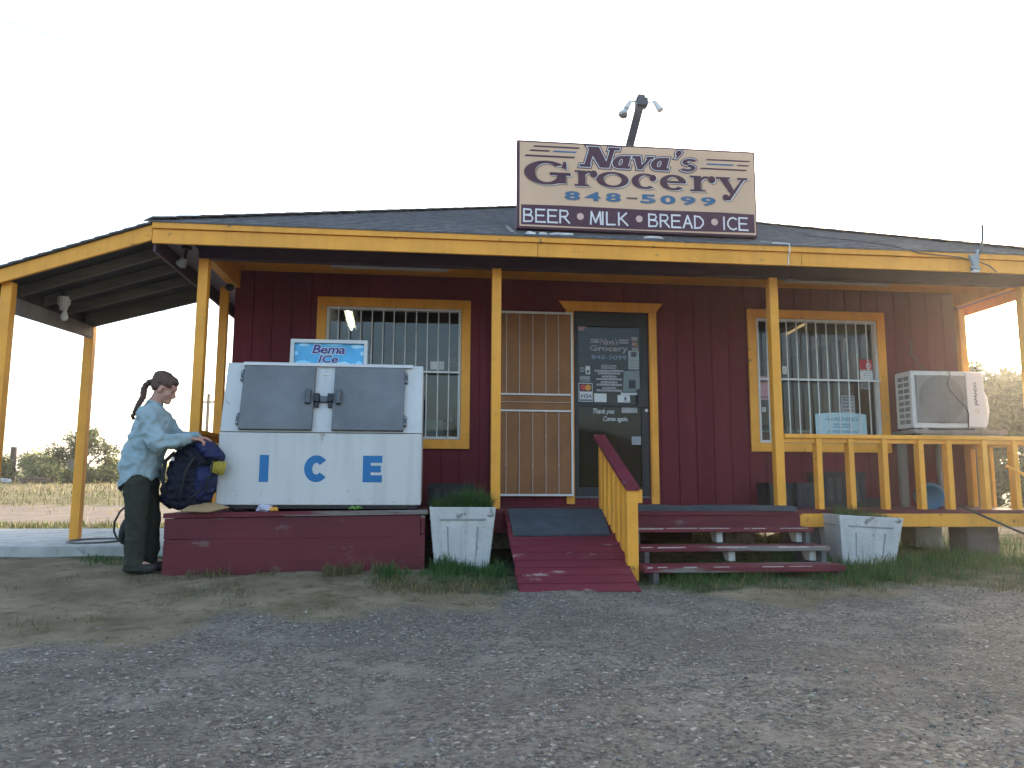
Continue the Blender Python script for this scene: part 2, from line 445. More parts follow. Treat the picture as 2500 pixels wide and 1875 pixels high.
MONO = {  # brush capitals, unit box
    'B': [[(0, 0), (0, 1)], [(0, 1), (.62, .97), (.72, .76), (.55, .56), (0, .53)], [(0, .53), (.7, .48), (.82, .26), (.68, .03), (0, 0)]],
    'E': [[(0, 0), (0, 1)], [(0, 1), (.8, 1)], [(0, .52), (.7, .52)], [(0, 0), (.85, 0)]],
    'R': [[(0, 0), (0, 1)], [(0, 1), (.62, .97), (.74, .75), (.58, .52), (0, .48)], [(.35, .48), (.85, 0)]],
    'M': [[(0, 0), (.08, 1)], [(.08, 1), (.46, .15)], [(.46, .15), (.86, 1)], [(.86, 1), (.95, 0)]],
    'I': [[(0, 0), (0, 1)]],
    'L': [[(0, 1), (0, 0)], [(0, 0), (.75, .02)]],
    'K': [[(0, 0), (0, 1)], [(.72, 1), (.02, .42)], [(.2, .56), (.82, 0)]],
    'A': [[(0, 0), (.42, 1)], [(.42, 1), (.85, 0)], [(.17, .36), (.68, .36)]],
    'D': [[(0, 0), (0, 1)], [(0, 1), (.5, .94), (.82, .65), (.82, .35), (.5, .05), (0, 0)]],
    'C': [[(.82, .88), (.55, 1), (.2, .9), (.0, .6), (.0, .36), (.2, .1), (.52, 0), (.82, .1)]],
}
def mono_word(mb, word, fn, x0, x1, y0, y1, wd, lift, mi=0):
    adv = {'I': .38}; tot = sum(adv.get(c, 1.12) for c in word) - .22
    k = (x1 - x0) / tot; x = x0; n = 0
    for c in word:
        for st in MONO[c]:
            P = [(x + px * k, y0 + py * (y1 - y0)) for px, py in st]
            l = lift + 0.00015 * (n % 7); n += 1
            Lp, Rp = [], []
            for i, p in enumerate(P):
                a = P[max(i - 1, 0)]; b = P[min(i + 1, len(P) - 1)]
                d = Vector((b[0] - a[0], b[1] - a[1])).normalized(); q = Vector((-d.y, d.x)) * wd / 2
                e = d * wd * .4 * (-1 if i == 0 else 1 if i == len(P) - 1 else 0)
                Lp.append((p[0] + q.x + e.x, p[1] + q.y + e.y)); Rp.append((p[0] - q.x + e.x, p[1] - q.y + e.y))
            mm = len(P)
            mb.add([fn(a, b, l) for a, b in Lp + Rp], [(i, i + 1, mm + i + 1, mm + i) for i in range(mm - 1)], mi)
        x += adv.get(c, 1.12) * k

def rects_minus(rect, holes):
    out = [rect]
    for hx0, hx1, hz0, hz1 in holes:
        nxt = []
        for x0, x1, z0, z1 in out:
            if hx1 <= x0 or hx0 >= x1 or hz1 <= z0 or hz0 >= z1:
                nxt.append((x0, x1, z0, z1)); continue
            a, b = max(x0, hx0), min(x1, hx1)
            if x0 < a: nxt.append((x0, a, z0, z1))
            if b < x1: nxt.append((b, x1, z0, z1))
            if z0 < hz0: nxt.append((a, b, z0, hz0))
            if hz1 < z1: nxt.append((a, b, hz1, z1))
        out = nxt
    return out

def bake_blob(parts, voxel, smooth_it=4):
    """parts: ('c', p0, r0, p1, r1) tapered capsules, ('e', c, (rx,ry,rz), rot) ellipsoids -> one remeshed surface"""
    mb = MB()
    for q in parts:
        if q[0] == 'c':
            p0, p1 = Vector(q[1]), Vector(q[3]); r0, r1 = q[2], q[4]
            L = (p1 - p0).length; n = max(2, int(L / (min(r0, r1) * .35)) + 1)
            for i in range(n + 1):
                t = i / n; r = r0 + (r1 - r0) * t
                mb.sell(p0.lerp(p1, t), (r, r, r), n=14)
        elif q[0] == 's':
            mb.sell(q[1], q[2], q[3], q[3], rot=q[4], n=32)
        elif q[0] == 'loft':
            n = 28; vs = []; fs = []
            for z, xb, xf, hw, cy in q[1]:
                for k in range(n):
                    t = 2 * math.pi * k / n; c, s_ = math.cos(t), math.sin(t)
                    vs.append(((xb + xf) / 2 + (xf - xb) / 2 * math.copysign(abs(c) ** .8, c), cy + hw * math.copysign(abs(s_) ** .8, s_), z))
            m = len(q[1])
            for i in range(m - 1):
                for k in range(n): fs.append((i * n + k, i * n + (k + 1) % n, (i + 1) * n + (k + 1) % n, (i + 1) * n + k))
            fs += [tuple(range(n))[::-1], tuple(range((m - 1) * n, m * n))]
            mb.add(vs, fs)
        else:
            mb.sell(q[1], q[2], rot=q[3] if len(q) > 3 else None, n=24)
    o = mb.build('blob', [WHITE])
    m = o.modifiers.new('r', 'REMESH'); m.mode = 'VOXEL'; m.voxel_size = voxel
    if smooth_it:
        s = o.modifiers.new('s', 'SMOOTH'); s.factor = 0.5; s.iterations = smooth_it
    bpy.context.view_layer.update()
    dg = bpy.context.evaluated_depsgraph_get()
    me = bpy.data.meshes.new_from_object(o.evaluated_get(dg))
    bpy.data.objects.remove(o)
    return me

def blob(name, parts, voxel, mat, parent, smooth_it=4, wrinkle=None, cut=None):
    me = bake_blob(parts, voxel, smooth_it)
    me.name = name
    if wrinkle:
        amp, sc = wrinkle
        cos = []
        for v in me.vertices:
            p = v.co
            if len(sc) == 1:      # long diagonal cloth folds
                k = sc[0]; q = Vector((p.x * k + p.z * k * .55, p.y * k * .7, p.z * k * 1.5 - p.x * k * .6))
                q2 = Vector((p.x * k * 1.3 - p.z * k * .9, p.y * k * .8 + 3, p.z * k + p.x * k))
                d = (1 - 2.2 * abs(mnoise.noise(q))) * .6 + (1 - 2.4 * abs(mnoise.noise(q2 * 1.35))) * .4 + .25 * mnoise.noise(q * 3.3)
                cos.append(p + v.normal * (d - .5) * amp); continue
            q = Vector((p.x * sc[0], p.y * sc[1], p.z * sc[2]))
            d = mnoise.noise(q) + .5 * mnoise.noise(q * 2.1)
            d = (abs(d) - .25) if d < 0 else d * .5
            cos.append(p + v.normal * d * amp)
        for v, c in zip(me.vertices, cos): v.co = c
    if cut:
        bm = bmesh.new(); bm.from_mesh(me)
        bmesh.ops.delete(bm, geom=[v for v in bm.verts if cut(v.co)], context='VERTS')
        bm.to_mesh(me); bm.free()
    me.materials.clear(); me.materials.append(mat)
    me.polygons.foreach_set('use_smooth', [True] * len(me.polygons))
    me.update()
    o = bpy.data.objects.new(name, me); COL.objects.link(o)
    if parent: o.parent = parent
    if cut:
        s = o.modifiers.new('thick', 'SOLIDIFY'); s.thickness = 0.006
    return o

# ================================================================== SETTING
def smooth01(t):
    t = np.clip(t, 0, 1); return t * t * (3 - 2 * t)
def gz(x, y):
    """terrain height"""
    x = np.asarray(x, float); y = np.asarray(y, float)
    z = 0.135 * smooth01((y + 3.9) / 2.2) + 0.02 * smooth01((-x - 2) / 2) * smooth01((y + 4) / 2)
    z = z + 0.62 * smooth01((y - 7) / 30)
    z = z + 0.018 * np.sin(1.7 * x + .6) * np.sin(1.3 * y + 1.1) * smooth01((-y - 1.0) / 2)
    z = z + 0.010 * np.sin(3.9 * x + 1.2 * y) * np.sin(2.7 * y - 1.3 * x)
    return z
GX = np.array([-2.77, -2.29, -2.03, -1.28, -.7, 0, 1, 2.3, 4])
GY = np.array([-4.0, -3.78, -3.48, -3.14, -2.84, -2.70, -2.74, -2.82, -2.62])
def gravel_edge(x): return np.interp(x, GX, GY)

def axis(lo, hi, fine0, fine1, step, grow=1.28):
    a = list(np.arange(fine0, fine1 + 1e-6, step)); s = step
    b = fine1
    while b < hi: s *= grow; b += s; a.append(b)
    s = step; b = fine0
    while b > lo: s *= grow; b -= s; a.insert(0, b)
    return np.array(a)
xs = axis(-1500, 1500, -9, 9, 0.09); ys = axis(-700, 2200, -8.5, 3.5, 0.08)
XX, YY = np.meshgrid(xs, ys)
ZZ = gz(XX, YY)
near = ((YY < -1.0) & (np.abs(XX) < 9) & (YY > -9))
ZZ = ZZ + np.where(near, RNG.normal(0, 0.0035, XX.shape), 0)
# surface zones: R gravel, G green/grassy soil, B pale dirt road
wob = 0.22 * np.sin(2.3 * XX) * np.sin(1.9 * YY + .7) + 0.12 * np.sin(6.1 * XX + 2 * YY)
Gm = smooth01((gravel_edge(XX) - YY + wob * 1.3 + .22) / .62) * (YY < 3)
grass_w = smooth01((XX - (-1.0)) / .6) * smooth01((YY + 2.95 + .35 * wob) / .35) * (YY < 2.5)
grass_w = np.maximum(grass_w, smooth01((YY + 1.4) / .6) * (XX < -2.6) * (YY < 3) * .55)
grass_w = np.maximum(grass_w, .6 * smooth01((YY - 3) / 3) * smooth01((6.5 - YY) / 2))
grass_w = np.maximum(grass_w, .5 * smooth01((YY - 13) / 2) * smooth01((20 - YY) / 3))
roadm = smooth01((YY - 4.8 + wob * 2) / 2.0) * smooth01((14.5 - YY + wob * 3) / 3) * (XX < 4)
dry = smooth01((YY - 19) / 6)
colr = np.stack([Gm, grass_w, roadm, np.ones_like(Gm)], -1).reshape(-1, 4)
ny, nx = XX.shape
idx = np.arange(nx * ny).reshape(ny, nx)
F = np.stack([idx[:-1, :-1], idx[:-1, 1:], idx[1:, 1:], idx[1:, :-1]], -1).reshape(-1, 4)

def ground_mat():
    m = bpy.data.materials.new('ground'); m.use_nodes = True
    t = m.node_tree; N = t.nodes; L = t.links
    b = N['Principled BSDF']; b.inputs['Roughness'].default_value = 0.95; b.inputs['Specular IOR Level'].default_value = 0.12
    tc = N.new('ShaderNodeTexCoord')
    at = N.new('ShaderNodeAttribute'); at.attribute_name = 'tint'
    sp = N.new('ShaderNodeSeparateColor'); L.new(at.outputs['Color'], sp.inputs[0])
    def noise(scale, det=6, rough=.6):
        n = N.new('ShaderNodeTexNoise'); n.inputs['Scale'].default_value = scale; n.inputs['Detail'].default_value = det
        n.inputs['Roughness'].default_value = rough; L.new(tc.outputs['Object'], n.inputs[0]); return n.outputs[0]
    def ramp(v, a, bb, ca, cb):
        r = N.new('ShaderNodeMapRange'); r.inputs[1].default_value = a; r.inputs[2].default_value = bb; L.new(v, r.inputs[0])
        x = N.new('ShaderNodeMix'); x.data_type = 'RGBA'; L.new(r.outputs[0], x.inputs[0])
        for sock, c in ((x.inputs[6], ca), (x.inputs[7], cb)):
            if isinstance(c, tuple): sock.default_value = (*c, 1)
            else: L.new(c, sock)
        return x.outputs[2]
    def mask(chan, scale, lo=.35, hi=.65):
        ad = N.new('ShaderNodeMath'); ad.operation = 'ADD'; L.new(sp.outputs[chan], ad.inputs[0])
        sb = N.new('ShaderNodeMath'); sb.operation = 'MULTIPLY_ADD'; L.new(noise(scale), sb.inputs[0]); sb.inputs[1].default_value = 1.1; sb.inputs[2].default_value = -.55
        L.new(sb.outputs[0], ad.inputs[1])
        r = N.new('ShaderNodeMapRange'); r.inputs[1].default_value = lo; r.inputs[2].default_value = hi; L.new(ad.outputs[0], r.inputs[0])
        return r.outputs[0]
    def mixv(f, ca, cb):
        x = N.new('ShaderNodeMix'); x.data_type = 'RGBA'; L.new(f, x.inputs[0])
        for sock, c in ((x.inputs[6], ca), (x.inputs[7], cb)):
            if isinstance(c, tuple): sock.default_value = (*c, 1)
            else: L.new(c, sock)
        return x.outputs[2]
    sand = ramp(noise(2.2), .35, .68, (.135, .106, .063), (.262, .210, .135))
    sand = ramp(noise(7, 8, .72), .50, .66, sand, (.105, .085, .042))
    gr1 = ramp(noise(.75, 7, .62), .40, .62, (.172, .150, .120), (.255, .222, .175))
    vo = N.new('ShaderNodeTexVoronoi'); vo.inputs['Scale'].default_value = 62; L.new(tc.outputs['Object'], vo.inputs[0])
    vo2 = N.new('ShaderNodeTexVoronoi'); vo2.inputs['Scale'].default_value = 26; L.new(tc.outputs['Object'], vo2.inputs[0])
    sv = N.new('ShaderNodeSeparateColor'); L.new(vo.outputs['Color'], sv.inputs[0])
    grav = ramp(sv.outputs[0], .1, 1.0, (.095, .082, .068), gr1)
    grav = ramp(sv.outputs[1], .965, .985, grav, (.36, .32, .27))
    grav = ramp(noise(3.3, 7, .7), .52, .64, grav, gr1)
    grass = ramp(noise(5, 6), .35, .65, (.040, .052, .020), (.135, .125, .075))
    field = ramp(noise(1.3, 6), .35, .65, (.125, .120, .062), (.27, .215, .120))
    road = ramp(noise(2, 6), .3, .7, (.16, .133, .110), (.245, .205, .172))
    fy = N.new('ShaderNodeSeparateXYZ'); L.new(tc.outputs['Object'], fy.inputs[0])
    far = N.new('ShaderNodeMapRange'); far.inputs[1].default_value = 4; far.inputs[2].default_value = 9; L.new(fy.outputs[1], far.inputs[0])
    c = mixv(far.outputs[0], sand, field)
    c = mixv(mask(2, 1.4), c, road)
    c = mixv(mask(1, 3.5), c, grass)
    c = mixv(mask(0, 4.0, .3, .7), c, grav)
    L.new(c, b.inputs['Base Color'])
    h = N.new('ShaderNodeMath'); h.operation = 'MULTIPLY_ADD'; L.new(vo.outputs['Distance'], h.inputs[0]); h.inputs[1].default_value = -.55; L.new(noise(40, 6, .75), h.inputs[2])
    bp = N.new('ShaderNodeBump'); bp.inputs['Strength'].default_value = .8; bp.inputs['Distance'].default_value = .018
    L.new(h.outputs[0], bp.inputs['Height']); L.new(bp.outputs[0], b.inputs['Normal'])
    return m
g = npmesh('ground', np.stack([XX, YY, ZZ], -1).reshape(-1, 3), F, ground_mat(), col=colr, smooth=True)
tag(g, kind='structure')

# loose stones on the lot
STONE = pmat('loose_stone', (.2, .2, .2), 0.9, 0.15, 40, 0.0, attr=True, spec=0.15)
def stones(n):
    D = 2.2 + 3.9 * RNG.random(n) ** 0.85
    lat = (RNG.random(n) - .5) * 1.55 * D
    x = -0.6158 + D * .105 + lat * .995; y = -8.1877 + D * .99 - lat * .105
    k = y < gravel_edge(x) + RNG.normal(0, .13, n) - .02
    k |= RNG.random(n) < .06
    # patchiness
    pat = np.sin(3.1 * x + 1.3 * y) * np.sin(2.3 * y - .7 * x) + .6 * np.sin(7 * x - 3 * y)
    k &= RNG.random(n) < (.62 + .38 * np.tanh(pat * 1.3))
    x, y = x[k], y[k]; n = len(x)
    r = np.clip(RNG.lognormal(math.log(.0033), .50, n), .0015, .013)
    base = np.array([(1, 0, 0), (0, 1, 0), (-1, 0, 0), (0, -1, 0), (0, 0, 1), (0, 0, -1)], float)
    FF = np.array([(0, 1, 4), (1, 2, 4), (2, 3, 4), (3, 0, 4), (1, 0, 5), (2, 1, 5), (3, 2, 5), (0, 3, 5)])
    a = RNG.random(n) * 6.283
    B = base[None] * (1 + RNG.normal(0, .25, (n, 6, 3))) + RNG.normal(0, .18, (n, 6, 3))
    B *= np.stack([r, r * RNG.uniform(.6, 1.1, n), r * RNG.uniform(.4, .75, n)], -1)[:, None]
    ca, sa = np.cos(a)[:, None], np.sin(a)[:, None]
    X = B[..., 0] * ca - B[..., 1] * sa + x[:, None]; Y = B[..., 0] * sa + B[..., 1] * ca + y[:, None]
    Z = B[..., 2] + (gz(x, y) + r * .22)[:, None]
    V = np.stack([X, Y, Z], -1).reshape(-1, 3)
    Fa = (FF[None] + 6 * np.arange(n)[:, None, None]).reshape(-1, 3)
    s = np.clip(RNG.normal(.195, .052, n), .07, .36)
    s = np.where(RNG.random(n) < .012, RNG.uniform(.28, .38, n), s)
    hue = RNG.normal(0, .05, (n, 3)) + np.array([0.09, 0.0, -.16]); c = s[:, None] * (1 + hue)
    C = np.repeat(np.concatenate([c, np.ones((n, 1))], 1), 6, 0)
    o = npmesh('gravel', V, Fa, STONE, col=C)
    tag(o, 'loose grey and white gravel stones scattered over the parking lot', None, kind='stuff')
stones(78000)

# concrete slab under the side canopy
sl = MB()
sl.box(-9.5, -2.86, -.53, 2.3, -.05, .25)
so = sl.build('concrete_slab', CONC, bevel=.012); tag(so, kind='structure')

# low far hills
hm = pmat('far_hill', (.055, .060, .035), .9, .2, .02, 0)
hx = np.linspace(-700, 700, 90); hv = []; hf = []
for i, x in enumerate(hx):
    h = 16 + 9 * math.sin(x * .011 + .4) + 6 * math.sin(x * .031 + 1) + 2 * math.sin(x * .09)
    if x < -240: h *= max(.35, 1 - (-240 - x) / 160)
    if x > 120: h *= .6
    hv += [(x, 560, -2), (x, 640, max(h, 2)), (x, 760, -2)]
    if i:
        k = 3 * i; hf += [(k - 3, k, k + 1, k - 2), (k - 2, k + 1, k + 2, k - 1)]
for i, x in enumerate(hx):            # unseen ridge behind the camera, added to keep low sky out of the panes
    h = 17 + 6 * math.sin(x * .013 + 2) + 4 * math.sin(x * .037)
    k = len(hv); hv += [(x, -260, -2), (x, -290, h), (x, -420, -2)]
    if i: hf += [(k - 3, k, k + 1, k - 2), (k - 2, k + 1, k + 2, k - 1)]
ho = npmesh('hills', hv, hf, hm); tag(ho, kind='structure')

# grass blades
GRN = leaf_mat('green_grass', (.044, .098, .022), .45, .3)
DRYG = leaf_mat('dry_grass', (.235, .175, .085), .4, .3)
OLV = leaf_mat('olive_grass', (.105, .105, .045), .45, .3)
def blades(P, h, wd, lean=.5):
    """P (n,3) roots; -> V, F of two-piece bent blades"""
    n = len(P); a = RNG.random(n) * 6.283; le = RNG.random(n) * lean * h; b = RNG.random(n) * 6.283
    sx, sy = np.cos(a) * wd / 2, np.sin(a) * wd / 2; lx, ly = np.cos(b) * le, np.sin(b) * le
    v0 = P + np.stack([-sx, -sy, 0 * h], -1); v1 = P + np.stack([sx, sy, 0 * h], -1)
    m = P + np.stack([lx * .35, ly * .35, h * .6], -1)
    v2 = m + np.stack([-sx * .8, -sy * .8, 0 * h], -1); v3 = m + np.stack([sx * .8, sy * .8, 0 * h], -1)
    tp = P + np.stack([lx, ly, h * (1 - .35 * le / np.maximum(h, 1e-6))], -1)
    V = np.stack([v0, v1, v3, v2, tp], 1).reshape(-1, 3)
    o = 5 * np.arange(n)
    F = np.concatenate([np.stack([o, o + 1, o + 2], -1), np.stack([o, o + 2, o + 3], -1), np.stack([o + 3, o + 2, o + 4], -1)])
    return V, F
def grass_obj(name, sets, label, parent=None, top=True):
    Vs, Fs, Ms = [], [], []; off = 0
    mats = [GRN, OLV, DRYG]
    for P, h, wd, mi, lean in sets:
        if len(P) == 0: continue
        V, F = blades(P, h, wd, lean)
        Vs.append(V); Fs.append(F + off); Ms.append(np.full(len(F), mi)); off += len(V)
    o = npmesh(name, np.concatenate(Vs), np.concatenate(Fs), mats, parent=parent, mi=np.concatenate(Ms))
    o['kind'] = 'stuff'
    if label: o['label'] = label
    return o
def area(n, x0, x1, y0, y1, hm, hs, mi, wd=.006, keep=None, lean=.7):
    x = RNG.uniform(x0, x1, n); y = RNG.uniform(y0, y1, n)
    pat = .5 + .5 * np.sin(4.3 * x + 1.1) * np.sin(5.1 * y + .3 * x) + .25 * np.sin(11 * x + 3 * y)
    k = RNG.random(n) < np.clip(pat, .12, 1)
    edge = y0 + min(y1 - y0, 1.2) * .42 * (.5 + .5 * np.sin(4.1 * x + .4) * np.sin(9.7 * x + 1)) * (y1 - y0 < 3)
    k &= (y > edge) | (RNG.random(n) < .10)
    if keep is not None: k &= keep(x, y)
    x, y = x[k], y[k]
    h = np.clip(RNG.normal(hm, hs, len(x)), .012, None) * (.6 + .5 * pat[k])
    return (np.stack([x, y, gz(x, y) - .004], -1), h, np.full(len(x), wd), mi, lean)
def off_ramp(x, y): return ~((x > -.02) & (x < 1.0) & (y < -1.1) & (y > -2.72))
def clear(x, y):
    k = off_ramp(x, y) & ~((x > -2.8) & (x < -.62) & (y > -1.98) & (y < -1.0))
    k &= ~((x > -.64) & (x < -.04) & (y > -1.72) & (y < -1.2))
    return k
S = []
S.append(area(13000, -1.0, .12, -2.40, -1.35, .085, .04, 0, keep=clear))
S.append(area(2600, -1.1, .2, -2.75, -2.2, .045, .02, 1, keep=clear))
S.append(area(1500, -1.0, .3, -2.8, -2.3, .04, .02, 2, wd=.004, keep=clear))
S.append(area(9000, .95, 3.2, -2.72, -2.0, .06, .03, 0, keep=clear))
S.append(area(3600, .95, 6.4, -2.9, -2.35, .045, .022, 1, keep=clear))
S.append(area(2400, .95, 6.4, -3.0, -2.4, .04, .022, 2, wd=.004, keep=clear))
S.append(area(16000, 2.6, 6.8, -2.5, -1.0, .10, .045, 0, keep=clear))
S.append(area(4000, 2.6, 6.6, -1.2, 1.2, .12, .05, 0, keep=clear))
S.append(area(2500, 2.9, 7.5, .6, 4.5, .16, .07, 1, wd=.009))
S.append(area(1500, 1.1, 2.7, -2.3, -1.3, .08, .04, 0))
def edge_line(x, y): return (y < -1.86) & (y > -2.12 + .1 * np.sin(9 * x)) & (np.sin(5.3 * x + 1) + np.sin(12.7 * x) > .1)
S.append(area(5200, -2.6, -.6, -2.15, -1.84, .075, .035, 1, wd=.005, keep=edge_line))
S.append(area(1200, -2.6, -.6, -2.15, -1.84, .06, .03, 2, wd=.004, keep=edge_line))
S.append(area(1300, -3.6, -2.72, -1.4, -.75, .05, .025, 0, keep=clear))
S.append(area(2200, -6.5, -2.9, -1.05, -.55, .045, .02, 0, keep=lambda x, y: np.sin(2.1 * x) + np.sin(5 * x + 1) > -.4))
S.append(area(16000, -6.5, .3, -4.3, -1.9, .032, .016, 1, wd=.004, lean=1.3,
              keep=lambda x, y: clear(x, y) & (np.sin(3.3 * x + 2) * np.sin(4.1 * y) + .5 * np.sin(9 * x - 6 * y) > .42) & (y > gravel_edge(x) - .1)))
S.append(area(3800, -5.5, .3, -4.1, -1.9, .018, .01, 2, wd=.004, lean=1.4,
              keep=lambda x, y: clear(x, y) & (np.sin(2.3 * x + 5) * np.sin(5.1 * y + 1) + .5 * np.sin(7 * x + 5 * y) > .2) & (y > gravel_edge(x) - .15)))
grass_obj('grass', S, 'green and straw coloured grass growing along the foot of the porch')
S = []
S.append(area(9000, -11, -2.4, 2.6, 5.0, .075, .035, 1, wd=.012))
S.append(area(3500, -11, -2.4, 2.6, 5.2, .065, .03, 0, wd=.012))
S.append(area(2000, -16, -1, 5, 14, .08, .04, 2, wd=.014, keep=lambda x, y: np.sin(x * .9) * np.sin(y * 1.1) > .1))
S.append(area(7000, -34, -2, 21, 44, .12, .06, 2, wd=.035))
S.append(area(9000, -22, -2, 13, 22, .10, .05, 1, wd=.02))
S.append(area(8000, -34, -2, 18, 38, .12, .06, 1, wd=.035))
S.append(area(7000, 2, 16, 5, 22, .26, .1, 2, wd=.025))
S.append(area(3000, 2, 16, 4, 14, .22, .1, 1, wd=.02))
grass_obj('dry_grass', S, 'dry yellow field grass growing beyond the slab and behind the store')
# ================================================================== STORE
store = thing('grocery_store', 'maroon single storey grocery store with yellow trim, porch and grey hip roof', 'shop', (0, 0, 0))
WX0, WX1 = -2.75, 5.57          # wall ends
DZ = .615                       # deck height
HOLES = [(-1.80, -.30, 1.30, 2.775), (3.03, 4.54, 1.30, 2.775), (.9375, 1.7836, .715, 2.775)]
wl = MB()
x = WX0; k = 0
while x < WX1 - .01:
    x1 = min(x + .203, WX1)
    for a in rects_minus((x, x1 - .010, .50, 3.20), HOLES): wl.box(a[0], a[1], 0, .014, a[2], a[3])
    x = x1; k += 1
for a in rects_minus((WX0, WX1, .50, 3.20), HOLES): wl.box(a[0], a[1], .0145, .10, a[2], a[3])
wl.build('front_wall', MAR, store)
for nm, bx in (('side_wall', (WX0, WX0 + .1, .102, 6.2)), ('side_wall', (WX1 - .1, WX1, .102, 6.2)), ('back_wall', (WX0 + .102, WX1 - .102, 6.1, 6.2))):
    b = MB(); b.box(bx[0], bx[1], bx[2], bx[3], .5, 3.2); b.build(nm, MAR, store)
b = MB(); b.box(WX0 + .102, WX1 - .102, .102, 6.09, .48, .60); b.build('floor', GWOOD, store)
b = MB(); b.box(WX0 + .102, WX1 - .102, .102, 6.09, 3.02, 3.08); b.build('inner_ceiling', INWALL, store)
b = MB(); b.box(WX0 + .11, WX1 - .11, 4.3, 4.4, .602, 3.015); b.build('inner_wall', INWALL, store)
b = MB()
b.box(WX0 + .11, 2.78, 1.55, 1.63, -.05, .475)
b.build('skirting', PURP, store)
for px in (-2.5, 0.2, 2.9, 5.2):
    for py in (.4, 3.2, 5.9):
        if px > 2.9 or py < 1:
            b = MB(); b.box(px - .17, px + .17, py - .15, py + .15, -.05, .478); b.build('pier', CONC, store, bevel=.01)
for px in (3.05, 4.87):
    b = MB(); b.box(px - .17, px + .17, -1.06, -.78, -.05, .435); b.box(px - .14, px + .14, -1.10, -.74, .436, .453); b.build('pier', GWOOD, store, bevel=.01)

# roof: hip, with stepped shingle courses
rf = MB(); EX0, EX1, EY0, EY1, EZ, PT = -3.12, 5.95, -1.53, 6.6, 3.115, .45
half = (EY1 - EY0) / 2; nc = 30; st = half / nc
def rp(x, y):
    d = min(x - EX0, EX1 - x, y - EY0, EY1 - y); return EZ + PT * d
for i in range(nc):
    d0, d1 = i * st, (i + 1) * st
    lift = .012
    q = [((EX0 + d0, EY0 + d0), (EX1 - d0, EY0 + d0), (EX1 - d1, EY0 + d1), (EX0 + d1, EY0 + d1)),
         ((EX1 - d0, EY0 + d0), (EX1 - d0, EY1 - d0), (EX1 - d1, EY1 - d1), (EX1 - d1, EY0 + d1)),
         ((EX1 - d0, EY1 - d0), (EX0 + d0, EY1 - d0), (EX0 + d1, EY1 - d1), (EX1 - d1, EY1 - d1)),
         ((EX0 + d0, EY1 - d0), (EX0 + d0, EY0 + d0), (EX0 + d1, EY0 + d1), (EX0 + d1, EY1 - d1))]
    for c in q:
        z0, z1 = EZ + PT * d0, EZ + PT * d1
        top = [(c[0][0], c[0][1], z0 + lift), (c[1][0], c[1][1], z0 + lift), (c[2][0], c[2][1], z1 + .002), (c[3][0], c[3][1], z1 + .002)]
        bot = [(p[0], p[1], p[2] - .018) for p in top]
        rf.add(top, [(0, 1, 2, 3)]); rf.add([bot[0], bot[1], top[1], top[0]], [(0, 1, 2, 3)])
for s_ in (0, 1):     # hip and ridge caps
    for sy in (0, 1):
        ex = EX0 if s_ == 0 else EX1; ey = EY0 if sy == 0 else EY1
        sx = 1 if s_ == 0 else -1; dy = 1 if sy == 0 else -1
        for i in range(26):
            a, b_ = i * half / 26, (i + 1.15) * half / 26
            b_ = min(b_, half)
            rf.beam((ex + sx * a, ey + dy * a, EZ + PT * a + .020), (ex + sx * b_, ey + dy * b_, EZ + PT * b_ + .012), .16, .012)
rf.beam((EX0 + half, EY0 + half, EZ + PT * half + .012), (EX1 - half, EY0 + half, EZ + PT * half + .012), .2, .012)
roof = rf.build('roof', SHING, store, fixn=False)

# fascia boards and trim strip
for a, b_ in ((-3.087, .318), (.322, 2.865), (2.869, 5.92)):
    b = MB(); b.box(a, b_, -1.50, -1.47, 2.928, 3.056); b.build('fascia_board', YEL, store, bevel=.003)
b = MB(); b.box(-3.087, 5.93, -1.522, -1.475, 3.058, 3.112); b.build('fascia_trim', YEL, store, bevel=.003)
b = MB(); b.box(-3.087, -3.06, -1.467, 6.55, 2.86, 3.10); b.build('side_fascia', PURP, store)
b = MB(); b.box(-3.098, -3.089, -1.46, 6.5, 2.935, 2.955); b.build('conduit_strip', LAV, store)
b = MB(); b.box(5.905, 5.93, -1.467, 6.55, 2.93, 3.10); b.build('side_fascia', YEL, store)
b = MB(); b.box(-3.06, 5.9, 6.52, 6.55, 2.93, 3.10); b.build('back_fascia', YEL, store)
b = MB(); b.box(-3.058, WX0 - .065, -1.465, 6.5, 3.00, 3.02); b.build('side_soffit', LAV, store)
b = MB(); b.box(WX1 + .02, 5.9, -1.465, 6.5, 3.04, 3.055); b.build('side_soffit', LAV, store)
b = MB(); b.box(WX0 - .06, WX1 + .015, -1.465, -1.145, 3.04, 3.055); b.build('front_soffit', PURP, store)
b = MB(); b.box(-2.80, 5.53, -1.14, -1.05, 2.912, 3.118); b.build('porch_beam', PURP, store, bevel=.004)
b = MB(); b.box(WX0 - .05, WX1, -1.045, -.004, 3.122, 3.14); b.build('porch_ceiling', YEL, store)
for xx in (-2.80, 5.44):
    b = MB(); b.box(xx, xx + .09, -1.045, -.10, 2.93, 3.12); b.build('side_beam', YEL, store, bevel=.004)
b = MB(); b.box(-2.795, -2.70, -.098, -.003, 2.93, 3.12); b.build('beam_end_block', YEL, store, bevel=.004)
for xx in (-2.89, 5.52):
    b = MB(); b.box(xx, xx + .085, -.075, -.002, .62, 2.915); b.build('corner_post', YEL, store, bevel=.004)
# front posts
for xx in (-2.796, -.071, 2.705, 5.43):
    b = MB(); b.box(xx, xx + .089, -1.139, -1.05, DZ + .002, 2.910); b.build('porch_post', YEL, store, bevel=.006)

